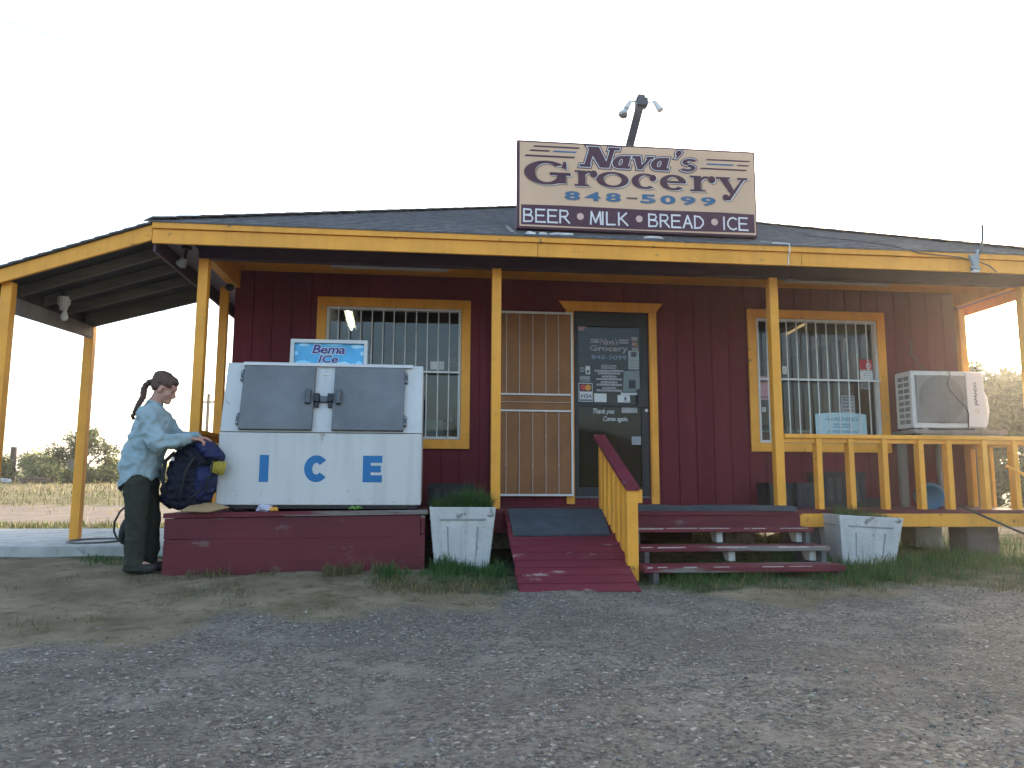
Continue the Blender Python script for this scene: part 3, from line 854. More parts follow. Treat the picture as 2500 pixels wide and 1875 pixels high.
# deck
b = MB()
y = -1.20
while y < -.02:
    b.box(-2.74, 5.58, y, min(y + .136, -.004), .580, DZ - .004 * random.random()); y += .14
b.build('porch_deck', MARD, store)
b = MB(); b.box(2.70, 5.58, -1.215, -1.175, .452, .578); b.build('deck_fascia', YEL, store, bevel=.004)
b = MB(); b.box(-2.74, 2.695, -1.21, -1.18, .40, .578); b.build('deck_rim', MAR, store)
b = MB(); b.box(5.545, 5.58, -1.17, -.01, .452, .578); b.build('deck_fascia', YEL, store)
b = MB()
for jx in np.arange(-2.4, 5.5, .6): b.box(jx, jx + .04, -1.17, -.02, .44, .576)
b.build('joists', GWOOD, store)
ld = MB()
for i in range(3): ld.box(1.09, 2.70, -1.62 + i * .14, -1.484 + i * .14, .583, .615)
ld.build('landing_boards', MAROLD, store)
ld = MB(); ld.box(1.10, 2.69, -1.605, -1.575, .455, .581); ld.build('landing_riser', MARD, store)

# railings
def railing(parent, p0, p1, spots, top=1.345, wd=.09):
    rl = thing('railing', None, None); rl.parent = parent
    b = MB(); b.beam((p0[0], p0[1], top - .02), (p1[0], p1[1], top - .02), wd, .04); b.build('top_rail', YEL, rl, bevel=.004)
    b = MB(); b.beam((p0[0], p0[1], top - .062), (p1[0], p1[1], top - .062), .034, .042); b.build('rail_stringer', YEL, rl, bevel=.003)
    for (bx, by, rx, ry) in spots:
        b = MB(); b.box(bx - rx, bx + rx, by - ry, by + ry, DZ + .001, top - .042); b.build('baluster', YEL, rl, bevel=.004)
    return rl
railing(store, (2.795, -1.115), (5.43, -1.115),
        [(c, -1.155 if False else -1.118, .0275, .043) for c in (3.14, 3.47, 3.82, 4.20, 4.50, 4.88, 5.21)])
railing(store, (5.475, -1.045), (5.475, -.08), [(5.475, yy, .02, .045) for yy in (-.80, -.45, -.15)])
railing(store, (-2.755, -1.045), (-2.755, -.08), [(-2.755, yy, .02, .045) for yy in (-.85, -.55, -.25)], top=1.325)
b = MB(); b.box(-2.765, -2.745, -1.04, -.09, .75, 1.20); b.build('rail_panel', YEL, store)

# windows
def window(x0, x1, z0, z1, bars, zb):
    wn = thing('window', None, None); wn.parent = store
    c = .10
    b = MB(); b.box(x0, x1, -.026, -.001, z1 - c, z1); b.box(x0, x1, -.026, -.001, z0, z0 + c)
    b.box(x0, x0 + c, -.026, -.001, z0 + c + .0005, z1 - c - .0005); b.box(x1 - c, x1, -.026, -.001, z0 + c + .0005, z1 - c - .0005)
    b.build('casing', YEL, wn, bevel=.003)
    ix0, ix1, iz0, iz1 = x0 + c + .003, x1 - c - .003, z0 + c + .003, z1 - c - .003
    b = MB(); t = .028
    b.box(ix0, ix1, -.012, .07, iz1 - t, iz1); b.box(ix0, ix1, -.012, .07, iz0, iz0 + t)
    b.box(ix0, ix0 + t, -.012, .07, iz0 + t, iz1 - t); b.box(ix1 - t, ix1, -.012, .07, iz0 + t, iz1 - t)
    b.build('frame', OFFW, wn)
    b = MB(); b.box(ix0 + t, ix1 - t, .040, .045, iz0 + t, iz1 - t); b.build('pane', GLASS, wn)
    b = MB()
    for i, xx in enumerate(bars): b.cyl((xx, -.030, iz0 + .006), (xx + .003 * (random.random() - .5), -.030, iz1 - .006), .0068, n=8)
    b.beam((ix0, -.040, zb), (ix1, -.040, zb), .008, .022)
    b.build('grille', BARW, wn)
    return wn
window(-1.8795, -.2202, 1.2205, 2.857, (-1.768, -1.649, -1.533, -1.41, -1.29, -1.169, -1.053, -.93, -.813, -.692, -.572, -.454, -.334), 2.05)
window(2.952, 4.62, 1.2205, 2.857, (3.062, 3.172, 3.29, 3.411, 3.531, 3.651, 3.767, 3.89, 4.012, 4.137, 4.254, 4.382, 4.50), 2.045)

# entrance door
dr = thing('entrance_door', None, None); dr.parent = store
DX0, DX1, DB, DT = .9375, 1.7836, .715, 2.775
b = MB()
b.box(DX0 + .004, .985, .004, .06, DB + .004, DT - .004); b.box(1.697, DX1 - .004, .004, .06, DB + .004, DT - .004)
b.box(.9855, 1.6965, .004, .06, 2.612, DT - .004); b.box(.9855, 1.6965, .004, .06, 1.705, 1.742); b.box(.9855, 1.6965, .004, .06, DB + .004, .816)
b.build('frame', BLK, dr)
b = MB(); b.box(.9855, 1.6965, .022, .028, 1.742, 2.612); b.build('upper_pane', DGLASS, dr)
b = MB(); b.box(.9855, 1.6965, .022, .028, .816, 1.705); b.build('lower_pane', DGLASS, dr)
b = MB(); b.box(1.652, 1.774, -.012, .0035, 1.70, 1.91); b.build('lock_plate', BLK, dr, bevel=.004)
b = MB(); b.cyl((1.752, -.010, 1.668), (1.752, .0035, 1.668), .017); b.build('lock_cylinder', OFFW, dr)
fy = .0205
dfn = lambda x, z, l: (x, fy - l, z)
def decal(name, fn, mats):
    b = MB(); fn(b); o = b.build(name, mats, dr, fixn=False); return o
def rq(b, x0, x1, z0, z1, l=.0, mi=0):
    b.add([dfn(x0, z0, l), dfn(x1, z0, l), dfn(x1, z1, l), dfn(x0, z1, l)], [(0, 1, 2, 3)], mi)
def d_name(b):
    G = Glyph(b, dfn, .0002, 0, 0)
    for xa, xb in ((1.125, 1.225), (1.455, 1.565)):
        for zz in (2.452, 2.425): G.quad([(xa, zz), (xb, zz), (xb + .008, zz + .018), (xa + .008, zz + .018)])
    text_on(b, "Nava's", dfn, 1.238, 1.450, 2.408, 2.480, .0003, .020, .25, 0)
    text_on(b, 'Grocery', dfn, 1.120, 1.555, 2.312, 2.400, .0003, .020, 0, 0)
    text_on(b, '848-5099', dfn, 1.137, 1.542, 2.238, 2.288, .0003, .020, 0, 2)
decal('lettering', d_name, [DECG, DECD, pmat('pale_blue_vinyl', (.17, .22, .30), .6, .1, 8, 0), DECB])
def d_hours(b):
    text_on(b, 'OPEN', dfn, 1.262, 1.412, 2.140, 2.172, .0008, .03, 0, 1)
    rq(b, 1.252, 1.422, 2.134, 2.178, .0002)
    z = 2.118
    for wds in ((.165, .13), (.085, .145), (.095, .145), (.08, .145)):
        for ww in wds:
            x = 1.338 - ww; 
            while x < 1.338 + ww - .01:
                l = random.uniform(.02, .045); rq(b, x, min(x + l, 1.338 + ww), z - .020, z + random.uniform(.0, .005), .0002); x += l + .003
            z -= .029
        z -= .006
decal('hours_lettering', d_hours, [DECG, DECD])
def d_cards(b):
    rq(b, .990, 1.148, 1.760, 1.968); rq(b, .997, 1.141, 1.872, 1.960, .0005, 1)
    G = Glyph(b, dfn, .0010, 0, 2); G.disc(1.042, 1.917, .034, 20)
    G = Glyph(b, dfn, .0014, 0, 3); G.disc(1.096, 1.917, .034, 20)
    text_on(b, 'VISA', dfn, 1.012, 1.138, 1.800, 1.843, .0010, .02, .22, 4)
    rq(b, .997, 1.141, 1.768, 1.784, .0006, 4); rq(b, .997, 1.003, 1.785, 1.862, .0006, 4)
decal('card_sticker', d_cards, [PAPER, BLK, REDP, ORNG, NAVYV])
def one(name, x0, x1, z0, z1, mats, deco=None):
    def f(b):
        rq(b, x0, x1, z0, z1)
        if deco: deco(b)
    decal(name, f, mats)
def tree_mark(b):
    G = Glyph(b, dfn, .0008, 0, 1); G.quad([(1.505, 1.785), (1.535, 1.785), (1.525, 1.822), (1.515, 1.822)]); G.rect(1.495, 1.556, 1.768, 1.775)
one('paper_sticker', 1.166, 1.306, 1.757, 1.853, [PAPER])
one('paper_sticker', 1.071, 1.122, 2.068, 2.160, [PAPER, INKD], lambda b: rq(b, 1.085, 1.110, 2.080, 2.115, .0006, 1))
one('paper_sticker', 1.432, 1.573, 1.757, 1.838, [PAPER, INKD], tree_mark)
one('paper_strip', 1.470, 1.668, 1.842, 1.870, [PAPER])
one('grey_sticker', 1.004, 1.121, 1.982, 2.048, [PAPERG, INKD], lambda b: rq(b, 1.012, 1.112, 1.995, 2.002, .0006, 1))
one('grey_sticker', 1.602, 1.672, 2.458, 2.502, [PAPERG]); one('grey_sticker', 1.603, 1.679, 2.347, 2.384, [PAPERG])
def d_oval(b):
    G = Glyph(b, dfn, .0002); G.disc(1.033, 2.118, .030, 18); G = Glyph(b, dfn, .0008, 0, 1); G.rect(1.012, 1.054, 2.112, 2.124)
decal('round_sticker', d_oval, [PAPERG, INKD])
def d_pair(b):
    G = Glyph(b, dfn, .0002, 0, 0); G.disc(1.626, 2.421, .022, 16); G = Glyph(b, dfn, .0005, 0, 1); G.disc(1.650, 2.421, .022, 16)
decal('circles_sticker', d_pair, [PINK, pmat('faded_orange', (.32, .18, .09), .6, .1, 8, 0)])
def d_notice(b):
    rq(b, 1.560, 1.684, 2.133, 2.345); rq(b, 1.592, 1.652, 2.275, 2.330, .0006, 1)
    for i in range(3):
        for xa, xb in ((1.570, 1.628), (1.636, 1.676)): rq(b, xa, xb, 2.150 + i * .036, 2.174 + i * .036, .0006, 2)
decal('notice_sticker', d_notice, [pmat('faded_notice', (.26, .32, .33), .7, .1, 8, 0), INKD, PAPERG])
def d_film(b):
    b.add([dfn(1.492, 1.860, 0), dfn(1.690, 1.870, 0), dfn(1.686, 2.120, 0), dfn(1.505, 2.110, 0)], [(0, 1, 2, 3)]); rq(b, 1.560, 1.640, 1.915, 2.010, .0006, 1)
decal('plastic_film', d_film, [pmat('dull_film', (.09, .115, .12), .3, .2, 6, 0, spec=.6), BLK])
def d_corner(b):
    b.add([dfn(.990, 2.562, 0), dfn(1.045, 2.562, 0), dfn(1.085, 2.611, 0), dfn(.990, 2.611, 0)], [(0, 1, 2, 3)])
decal('peeling_sticker', d_corner, [PINK])
def d_thanks(b):
    text_on(b, 'Thank you', dfn, 1.150, 1.393, 1.612, 1.684, .0004, .006, .28)
    text_on(b, 'Come again.', dfn, 1.263, 1.547, 1.530, 1.598, .0004, .006, .28)
decal('lettering', d_thanks, [PAPER])
one('torn_sticker', 1.585, 1.692, 1.286, 1.378, [PAPERG])
one('tape_strip', 1.475, 1.655, 1.640, 1.702, [pmat('silver_tape', (.25, .25, .25), .4, .2, 12, 0)])

dc = thing('door_casing', None, None); dc.parent = store
b = MB(); b.prism([(.842, -.028, 2.777), (1.875, -.028, 2.777), (1.953, -.028, 2.886), (.765, -.028, 2.886)], (0, .026, 0)); b.build('header', YEL, dc, bevel=.003)
for xa, xb in ((.842, .932), (1.790, 1.879)):
    b = MB(); b.box(xa, xb, -.026, -.002, .635, 2.776); b.build('jamb_board', YEL, dc, bevel=.003)
b = MB(); b.box(1.800, 1.822, -.044, -.027, .72, 2.33); b.build('stop_strip', YEL, dc, bevel=.003)
b = MB(); b.box(DX0, DX1, -.02, .06, .700, .7145); b.build('threshold', STEEL, dc)

# security screen door, swung open flat on the wall
sd = thing('screen_door', None, None); sd.parent = store
SX0, SX1, SB, ST = .0084, .9085, .720, 2.740
b = MB(); t = .022
b.box(SX0, SX1, -.088, -.056, ST - t, ST); b.box(SX0, SX1, -.088, -.056, SB, SB + t)
b.box(SX0, SX0 + t, -.088, -.056, SB + t, ST - t); b.box(SX1 - t, SX1, -.088, -.056, SB + t, ST - t)
b.box(SX0 + t, SX1 - t, -.086, -.058, 1.810, 1.828); b.box(SX0 + t, SX1 - t, -.086, -.058, 1.630, 1.648)
b.build('frame', OFFW, sd, bevel=.002)
b = MB(); b.box(SX0 + t, SX1 - t, -.066, -.060, SB + t, ST - t); b.build('mesh_panel', BROWN, sd)
PKB = pmat('pinkish_bar_paint', (.40, .30, .25), .5, .1, 9, 0)
b = MB()
for xx in (.173, .317, .463, .608, .748):
    b.cyl((xx, -.076, SB + t), (xx, -.076, 1.630), .0058, n=8); b.cyl((xx, -.076, 1.828), (xx, -.076, ST - t), .0058, n=8)
    for zz in ((1.05, 2.10) if xx in (.173, .463, .748) else (1.36, 2.38)): b.sell((xx, -.076, zz), (.011, .011, .018), n=10)
b.cyl((SX0 + t, -.076, 1.733), (SX1 - t, -.076, 1.733), .0052, n=8)
b.build('bars', PKB, sd)

# ================================================================== SIDE CANOPY (lean-to on the left)
cp = thing('side_canopy', 'yellow edged lean-to canopy sloping down left from the store roof', 'canopy', (0, 0, 0))
def cz(x, y):      # underside line of the canopy roof
    t = (y + 1.5) / 1.8
    a = 3.100 - .365 * (-3.10 - x); b_ = 3.02 - .285 * (-3.14 - x)
    return a + (b_ - a) * t
CX = -4.46
b = MB(); b.prism([(-3.092, -1.50, 2.955), (-3.092, -1.50, 3.095), (CX, -1.50, 3.095 - .365 * (-3.092 - CX)), (CX, -1.50, 2.955 - .350 * (-3.092 - CX))], (0, .03, 0))
b.build('fascia_board', YEL, cp, bevel=.003)
b = MB(); n = 12
for i in range(n):
    x0, x1 = CX + (i) * (-3.10 - CX) / n, CX + (i + 1) * (-3.10 - CX) / n + .02
    x1 = min(x1, -3.10)
    b.hexa([(x0, -1.53, cz(x0, -1.5) + .004), (x1, -1.53, cz(x1, -1.5) - .004), (x1, .36, cz(x1, .3) - .004), (x0, .36, cz(x0, .3) + .004),
            (x0, -1.53, cz(x0, -1.5) + .020), (x1, -1.53, cz(x1, -1.5) + .010), (x1, .36, cz(x1, .3) + .010), (x0, .36, cz(x0, .3) + .020)])
b.build('roofing', SHING, cp)
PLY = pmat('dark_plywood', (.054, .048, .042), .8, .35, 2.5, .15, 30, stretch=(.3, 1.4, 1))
b = MB()
for i in range(6):
    y0, y1 = -1.465 + i * .30, -1.465 + (i + 1) * .30 - .006
    b.hexa([(CX, y0, cz(CX, y0) - .020), (-3.10, y0, cz(-3.10, y0) - .020), (-3.10, y1, cz(-3.10, y1) - .020), (CX, y1, cz(CX, y1) - .020),
            (CX, y0, cz(CX, y0) - .006), (-3.10, y0, cz(-3.10, y0) - .006), (-3.10, y1, cz(-3.10, y1) - .006), (CX, y1, cz(CX, y1) - .006)])
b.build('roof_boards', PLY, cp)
RAFT = pmat('dusty_rafter', (.150, .128, .105), .85, .35, 3, .2, 40, stretch=(.25, 1.5, 1.5))
for yy in (-1.05, -.62, -.20, .26):
    hh = .095 if yy < .2 else .15
    b = MB(); b.prism([(CX, yy, cz(CX, yy) - .022), (-3.11, yy, cz(-3.11, yy) - .022), (-3.11, yy, cz(-3.11, yy) - .022 - hh), (CX, yy, cz(CX, yy) - .022 - hh)], (0, .04, 0))
    b.build('rafter', RAFT, cp)
b = MB(); b.prism([(-4.30, -1.34, 2.305), (-4.30, -1.34, 2.445), (-4.345, .30, 2.53), (-4.345, .30, 2.40)], (.04, 0, 0)); b.build('edge_beam', LWOOD, cp)
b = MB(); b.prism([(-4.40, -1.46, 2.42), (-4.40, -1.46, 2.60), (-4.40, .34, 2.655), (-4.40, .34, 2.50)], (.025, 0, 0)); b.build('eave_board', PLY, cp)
b = MB(); b.box(-4.325, -4.236, -1.44, -1.35, -.05, 2.560); b.build('post', YEL, cp, bevel=.006)
b = MB(); b.box(-4.395, -4.300, .302, .392, .251, 2.54); b.build('post', YEL, cp, bevel=.006)
# ================================================================== OBJECTS
# ---- ice merchandiser platform
pf = thing('wooden_platform', 'long maroon plank platform under the white ice freezer', 'platform')
b = MB()
P = lambda x, y, z: (x, y, z)
FLx, FRx = -2.70, -.665
def fy_(x): return -1.93 + (x - FLx) * .085
def tz_(x): return .607 + (x - FLx) * .012
for i in range(5):
    o0, o1 = i * .145, i * .145 + .139
    b.hexa([(FLx - .01, fy_(FLx) + o0, tz_(FLx) - .038), (FRx + .02, fy_(FRx) + o0, tz_(FRx) - .038), (FRx + .02, fy_(FRx) + o1, tz_(FRx) - .038), (FLx - .01, fy_(FLx) + o1, tz_(FLx) - .038),
            (FLx - .01, fy_(FLx) + o0, tz_(FLx)), (FRx + .02, fy_(FRx) + o0, tz_(FRx)), (FRx + .02, fy_(FRx) + o1, tz_(FRx)), (FLx - .01, fy_(FLx) + o1, tz_(FLx))])
b.build('top_board', MAROLD, pf, bevel=.004)
def pl(z0, z1, x0=FLx, x1=FRx, off=.012, th=.03):
    b = MB()
    b.hexa([(x0, fy_(x0) + off, z0), (x1, fy_(x1) + off, z0), (x1, fy_(x1) + off + th, z0), (x0, fy_(x0) + off + th, z0),
            (x0, fy_(x0) + off, z1), (x1, fy_(x1) + off, z1 + .022), (x1, fy_(x1) + off + th, z1 + .022), (x0, fy_(x0) + off + th, z1)])
    return b
pl(.405, .566, x1=FRx - .04).build('front_board', MARD, pf, bevel=.003)
b = MB(); b.hexa([(FLx, fy_(FLx) + .014, .02), (FRx, fy_(FRx) + .014, .02), (FRx, fy_(FRx) + .044, .02), (FLx, fy_(FLx) + .044, .02),
                  (FLx, fy_(FLx) + .014, .400), (FRx, fy_(FRx) + .014, .424), (FRx, fy_(FRx) + .044, .424), (FLx, fy_(FLx) + .044, .400)])
b.build('front_board', MARD, pf, bevel=.003)
b = MB(); b.box(FRx - .036, FRx - .002, fy_(FRx) + .014, fy_(FRx) + .05, .43, .585); b.build('end_block', MAROLD, pf, bevel=.003)
for xx in (FLx, FRx - .03):
    b = MB(); b.box(xx, xx + .028, fy_(xx) + .055, -1.24, .02, .56); b.build('side_board', MARD, pf)

# ---- ice freezer
ic = thing('ice_freezer', 'white slant front ice freezer with two grey steel doors and blue ICE letters', 'ice freezer')
IX0, IX1, IB, IM, IT = -2.362, -.706, .668, 1.268, 1.868
YF, YM, YT, YB = -1.765, -1.755, -1.605, -.95
b = MB(); b.prism([(IX0, YF, IB), (IX0, YF, IM - .005), (IX0, YB, IM - .005), (IX0, YB, IB)], (IX1 - IX0, 0, 0)); cab = b.build('cabinet', [WHITE, pmat('scuff_grey', (.30, .30, .29), .8, .1, 9, 0)], ic, bevel=.008)
bm_ = bmesh.new(); bm_.from_mesh(cab.data)
for _ in range(26):
    xx = random.uniform(IX0 + .03, IX1 - .03); zz = IB + abs(random.gauss(0, .05)) + .010; r0 = random.uniform(.003, .010)
    f_ = bm_.faces.new([bm_.verts.new((xx + r0 * math.cos(t) * random.uniform(.6, 1.6), YF - .0005, zz + r0 * math.sin(t) * .5)) for t in np.arange(0, 6.28, .9)]); f_.material_index = 1
bm_.to_mesh(cab.data); bm_.free()
b = MB(); b.prism([(IX0 + .001, YM, IM), (IX0 + .001, YT, IT), (IX0 + .001, YB, IT), (IX0 + .001, YB, IM)], (IX1 - IX0 - .002, 0, 0)); b.build('upper_cabinet', WHITE, ic, bevel=.008)
b = MB(); b.prism([(IX0 + .13, YT - .030, IT - .022), (IX0 + .13, YT - .030, IT - .012), (IX0 + .13, YT + .02, IT + .012), (IX0 + .13, YT + .02, IT - .002)], (IX1 - IX0 - .22, 0, 0)); b.build('drip_lip', OFFW, ic)
for xx in (IX0 + .1, IX1 - .1):
    for yy in (YF + .1, YB - .1): b = MB(); b.cyl((xx, yy, tz_(xx) + .002), (xx, yy, IB), .025); b.build('foot', BLK, ic)
b = MB(); b.box(IX0 + .03, IX1 - .03, YF + .03, YB - .03, IB - .028, IB - .001); b.build('base_rail', BLK, ic)
sn = Vector((0, -(IT - IM), YT - YM)).normalized()          # outward normal of the slanted face
sn = Vector((0, -(IT - IM), (YT - YM))).normalized()
sup = Vector((0, YT - YM, IT - IM)).normalized()
def slp(x, s, l): return Vector((x, YM, IM)) + sup * s + sn * l
for xa, xb, hx, hs in ((-2.212, -1.618, -2.226, 1), (-1.457, -.862, -.850, -1)):
    d = thing('freezer_door', None, None); d.parent = ic
    b = MB(); b.hexa([slp(xa, .012, .0015), slp(xb, .012, .0015), slp(xb, .012, .040), slp(xa, .012, .040), slp(xa, .580, .0015), slp(xb, .580, .0015), slp(xb, .580, .040), slp(xa, .580, .040)])
    b.build('door_panel', STEEL, d, bevel=.006)
    for s0 in (.10, .49):
        b = MB(); b.beam(slp(hx, s0 - .045, .012), slp(hx, s0 + .045, .012), .024, .02, up=sn); b.tube([slp(hx + .012 * hs, s0 - .05, .034), slp(hx + .012 * hs, s0 + .05, .034)], .010, 10)
        b.sell(slp(hx, s0 - .028, .030), (.007, .007, .007), n=8, mi=1); b.sell(slp(hx, s0 + .03, .030), (.007, .007, .007), n=8, mi=1)
        b.build('hinge', [DSTEEL, OFFW], d)
    kx = xb - .045 if hs == 1 else xa + .045
    b = MB(); b.tube([slp(kx, .235, .062), slp(kx, .36, .062)], .024, 12); b.beam(slp(kx, .25, .045), slp(kx, .35, .045), .05, .02, up=sn); b.build('handle', DSTEEL, d, bevel=.002)
    mx = xb + .022 if hs == 1 else xa - .022
    b = MB(); b.beam(slp(mx, .262, .025), slp(mx, .335, .025), .052, .045, up=sn); b.beam(slp(mx + .004 * hs, .215, .02), slp(mx + .004 * hs, .262, .02), .032, .03, up=sn); b.build('strike', BLK, d, bevel=.003)
b = MB(); b.beam(slp(-1.535, .262, .022), slp(-1.535, .312, .022), .062, .03, up=sn); b.tube([slp(-1.515, .285, .03), slp(-1.485, .268, .036), slp(-1.462, .285, .03)], .007, 8); b.build('padlock', DSTEEL, ic, bevel=.004)
b = MB(); b.sell(slp(-1.538, .520, .004), (.030, .003, .008), n=12); b.build('vent_cap', OFFW, ic)
ifn = lambda x, z, l: (x, YF - l, z)
for ch, xa, xb in (('I', -2.028, -1.948), ('C', -1.668, -1.470), ('E', -1.190, -1.030)):
    for mat_, gr, lf in ((PAPER, .006, .0006), (LBLU, 0, .0016)):
        if gr: continue
        b = MB(); G = Glyph(b, ifn, lf, gr); glyph(G, ch, xa, .857, xb - xa, .221, .066 if ch != 'I' else .074, .05); b.build('letter', mat_, ic, fixn=False)
# ---- framed sign on the freezer
isg = thing('ice_sign', 'framed blue Bema Ice sign standing on top of the white freezer', 'sign')
A0, A1, B0, B1 = -1.900, -1.218, 1.872, 2.138
b = MB(); f = .032; yb = -1.30
b.box(A0, A1, yb - .03, yb + .02, B1 - f, B1); b.box(A0, A1, yb - .03, yb + .02, B0, B0 + f)
b.box(A0, A0 + f, yb - .03, yb + .02, B0 + f, B1 - f); b.box(A1 - f, A1, yb - .03, yb + .02, B0 + f, B1 - f); b.build('frame', WHITE, isg, bevel=.003)
b = MB(); b.box(A0 + f, A1 - f, yb - .008, yb + .01, B0 + f, B1 - f)
sfn = lambda x, z, l: (x, yb - .0085 - l, z)
cubes = [(-1.78, 2.09, .05, .016), (-1.52, 2.095, .085, .012), (-1.31, 2.08, .06, .018), (-1.855, 2.01, .022, .022), (-1.268, 2.02, .018, .024), (-1.79, 1.925, .075, .022), (-1.43, 1.92, .06, .022), (-1.29, 1.925, .035, .026), (-1.6, 1.915, .04, .014)]
for i, (xc, zc, rx, rz) in enumerate(cubes):
    pts = [(xc + rx * math.cos(t + .3) * random.uniform(.8, 1.15), zc + rz * math.sin(t + .3) * random.uniform(.8, 1.15)) for t in np.arange(0, 6.2, 1.05)]
    pts = [(min(max(px, A0 + f + .002), A1 - f - .002), min(max(pz, B0 + f + .002), B1 - f - .002)) for px, pz in pts]
    b.add([sfn(px, pz, .0004 + .0001 * i) for px, pz in pts], [tuple(range(len(pts)))], 1 + i % 2)
b.build('panel', [pmat('sky_blue_print', (.06, .30, .50), .4, .25, 4, 0), pmat('ice_print', (.34, .58, .70), .4, .25, 18, 0), pmat('pale_ice_print', (.20, .48, .66), .4, .25, 18, 0)], isg, fixn=False)
def kern(b, body, x0, x1, z0, z1, sh):
    text_on(b, body, sfn, x0 - .006, x1 + .006, z0 - .006, z1 + .006, .0018, .06, sh, 0)
    text_on(b, body, sfn, x0, x1, z0, z1, .0030, .022, sh, 1)
b = MB(); kern(b, 'Bema', -1.712, -1.418, 2.010, 2.092, .22); kern(b, 'ICe', -1.655, -1.480, 1.928, 1.998, .22)
b.build('lettering', [PAPER, pmat('indigo_print', (.035, .02, .15), .5, .1, 8, 0)], isg, fixn=False)

# ---- roof sign
rs = thing('roof_sign', 'tan and purple painted grocery name board standing on the eave', 'sign')
U0, U1, V0, V1 = .141, 2.535, 3.262, 4.146
YS = -1.30; SW, SH = U1 - U0, V1 - V0
b = MB(); b.box(U0 + .004, U1 - .004, YS, YS + .07, V0, V1); b.build('backing', SPUR, rs, bevel=.004)
b = MB(); b.box(U0 + .030, U1 - .022, YS - .006, YS - .0005, V0 + .022, V1 - .020); b.build('panel', TAN, rs)
gfn = lambda u, v, l: (U0 + u, YS - .0065 - l, V0 + v)
b = MB(); x0, x1, z0, z1 = .045, SW - .035, .038, .235
b.add([gfn(x0, z0, .0004), gfn(SW * .5, z0 - .006, .0004), gfn(x1, z0 + .004, .0004), gfn(x1, z1 - .004, .0004), gfn(SW * .85, z1 + .004, .0004), gfn(SW * .5, z1 - .002, .0004), gfn(SW * .2, z1 + .006, .0004), gfn(x0, z1, .0004)], [tuple(range(8))])
b.build('band', SPUR, rs, fixn=False)
for wd_, ua, ub in (('BEER', .030, .215), ('MILK', .300, .455), ('BREAD', .540, .770), ('ICE', .855, .958)):
    b = MB(); mono_word(b, wd_, gfn, ua * SW, ub * SW, .068, .190, .0165, .0014); b.build('lettering', SWHT, rs, fixn=False)
for uc in (.258, .500, .815):
    b = MB(); G = Glyph(b, gfn, .0014); G.disc(uc * SW, .138, .034, 22); b.build('dot', SDOT, rs, fixn=False)
b = MB()
def word_nava(grow, mi, lift):
    G = Glyph(b, gfn, lift, grow, mi, shear=.30, y0=.635)
    glyph(G, 'N', .260 * SW, .640, .130 * SW, .205, .085, .024)
    for ch, u0_, w_ in (('a', .385, .078), ('v', .465, .080), ('a', .545, .080), ('s', .668, .068)): glyph(G, ch, u0_ * SW, .640, w_ * SW, .132, .058, .024)
    glyph(G, "'", .635 * SW, .770, .026 * SW, .085, .05, .02)
word_nava(.019, 0, .0014); word_nava(.0095, 1, .0034); word_nava(.002, 0, .0054)
b.build('lettering', [SPUR, SWHT], rs, fixn=False)
b = MB()
def word_groc(dx, dy, mi, lift, k=1.0):
    G = Glyph(b, gfn, lift, 0, mi, dx, dy)
    glyph(G, 'G', .030 * SW, .440, .190 * SW, .242, .105 * k, .026)
    for ch, u0_, w_ in (('r', .235, .092), ('o', .325, .134), ('c', .470, .112), ('e', .588, .112), ('r', .715, .108), ('y', .825, .135)):
        glyph(G, ch, u0_ * SW, .440, w_ * SW, .160, .072 * k, .022)
word_groc(.016, -.014, 1, .0012); word_groc(.009, -.006, 2, .0034, .9); word_groc(0, 0, 0, .0056)
b.build('lettering', [SPUR, TANS, SWHT], rs, fixn=False)
b = MB()
V_, F_ = None, None
xs_ = [(.195, '8'), (.278, '4'), (.363, '8'), (.450, '-'), (.507, '5'), (.590, '0'), (.675, '9'), (.760, '9')]
for u0_, ch in xs_:
    x0 = u0_ * SW; wdt = .062 * SW if ch != '-' else .042 * SW; za, zb = (.300, .386) if ch != '-' else (.338, .348)
    text_on(b, ch, gfn, x0 - .004, x0 + wdt + .006, za - .007, zb + .004, .0010, .03, 0, 1)
    text_on(b, ch, gfn, x0, x0 + wdt, za, zb, .0022, .035, 0, 0 if ch != '-' else 2)
b.build('lettering', [SBLU, TANS, SPUR], rs, fixn=False)
def bar(ua, ub, v, h, mi, k=.02):
    b = MB(); G = Glyph(b, gfn, .0012); G.quad([(ua * SW, v - h), (ub * SW, v - h), (ub * SW + k, v + h), (ua * SW + k, v + h)]); b.build('stripe', (SPUR, SBLU)[mi], rs, fixn=False)
bar(.065, .252, .826, .008, 0); bar(.050, .13, .782, .008, 0); bar(.145, .240, .782, .008, 1); bar(.03, .232, .728, .0095, 0)
bar(.784, .970, .776, .007, 0); bar(.785, .90, .730, .008, 1); bar(.915, .965, .730, .007, 0); bar(.757, .955, .682, .008, 0)
for xx in (U0 + .35, U1 - .35):
    b = MB(); b.beam((xx, YS + .09, V0 - .02), (xx, YS + .09, V1 - .05), .04, .04, up=(0, 1, 0)); b.beam((xx, YS + .09, V1 - .2), (xx, -.25, 3.60), .035, .035); b.build('support_strut', DSTEEL, rs)

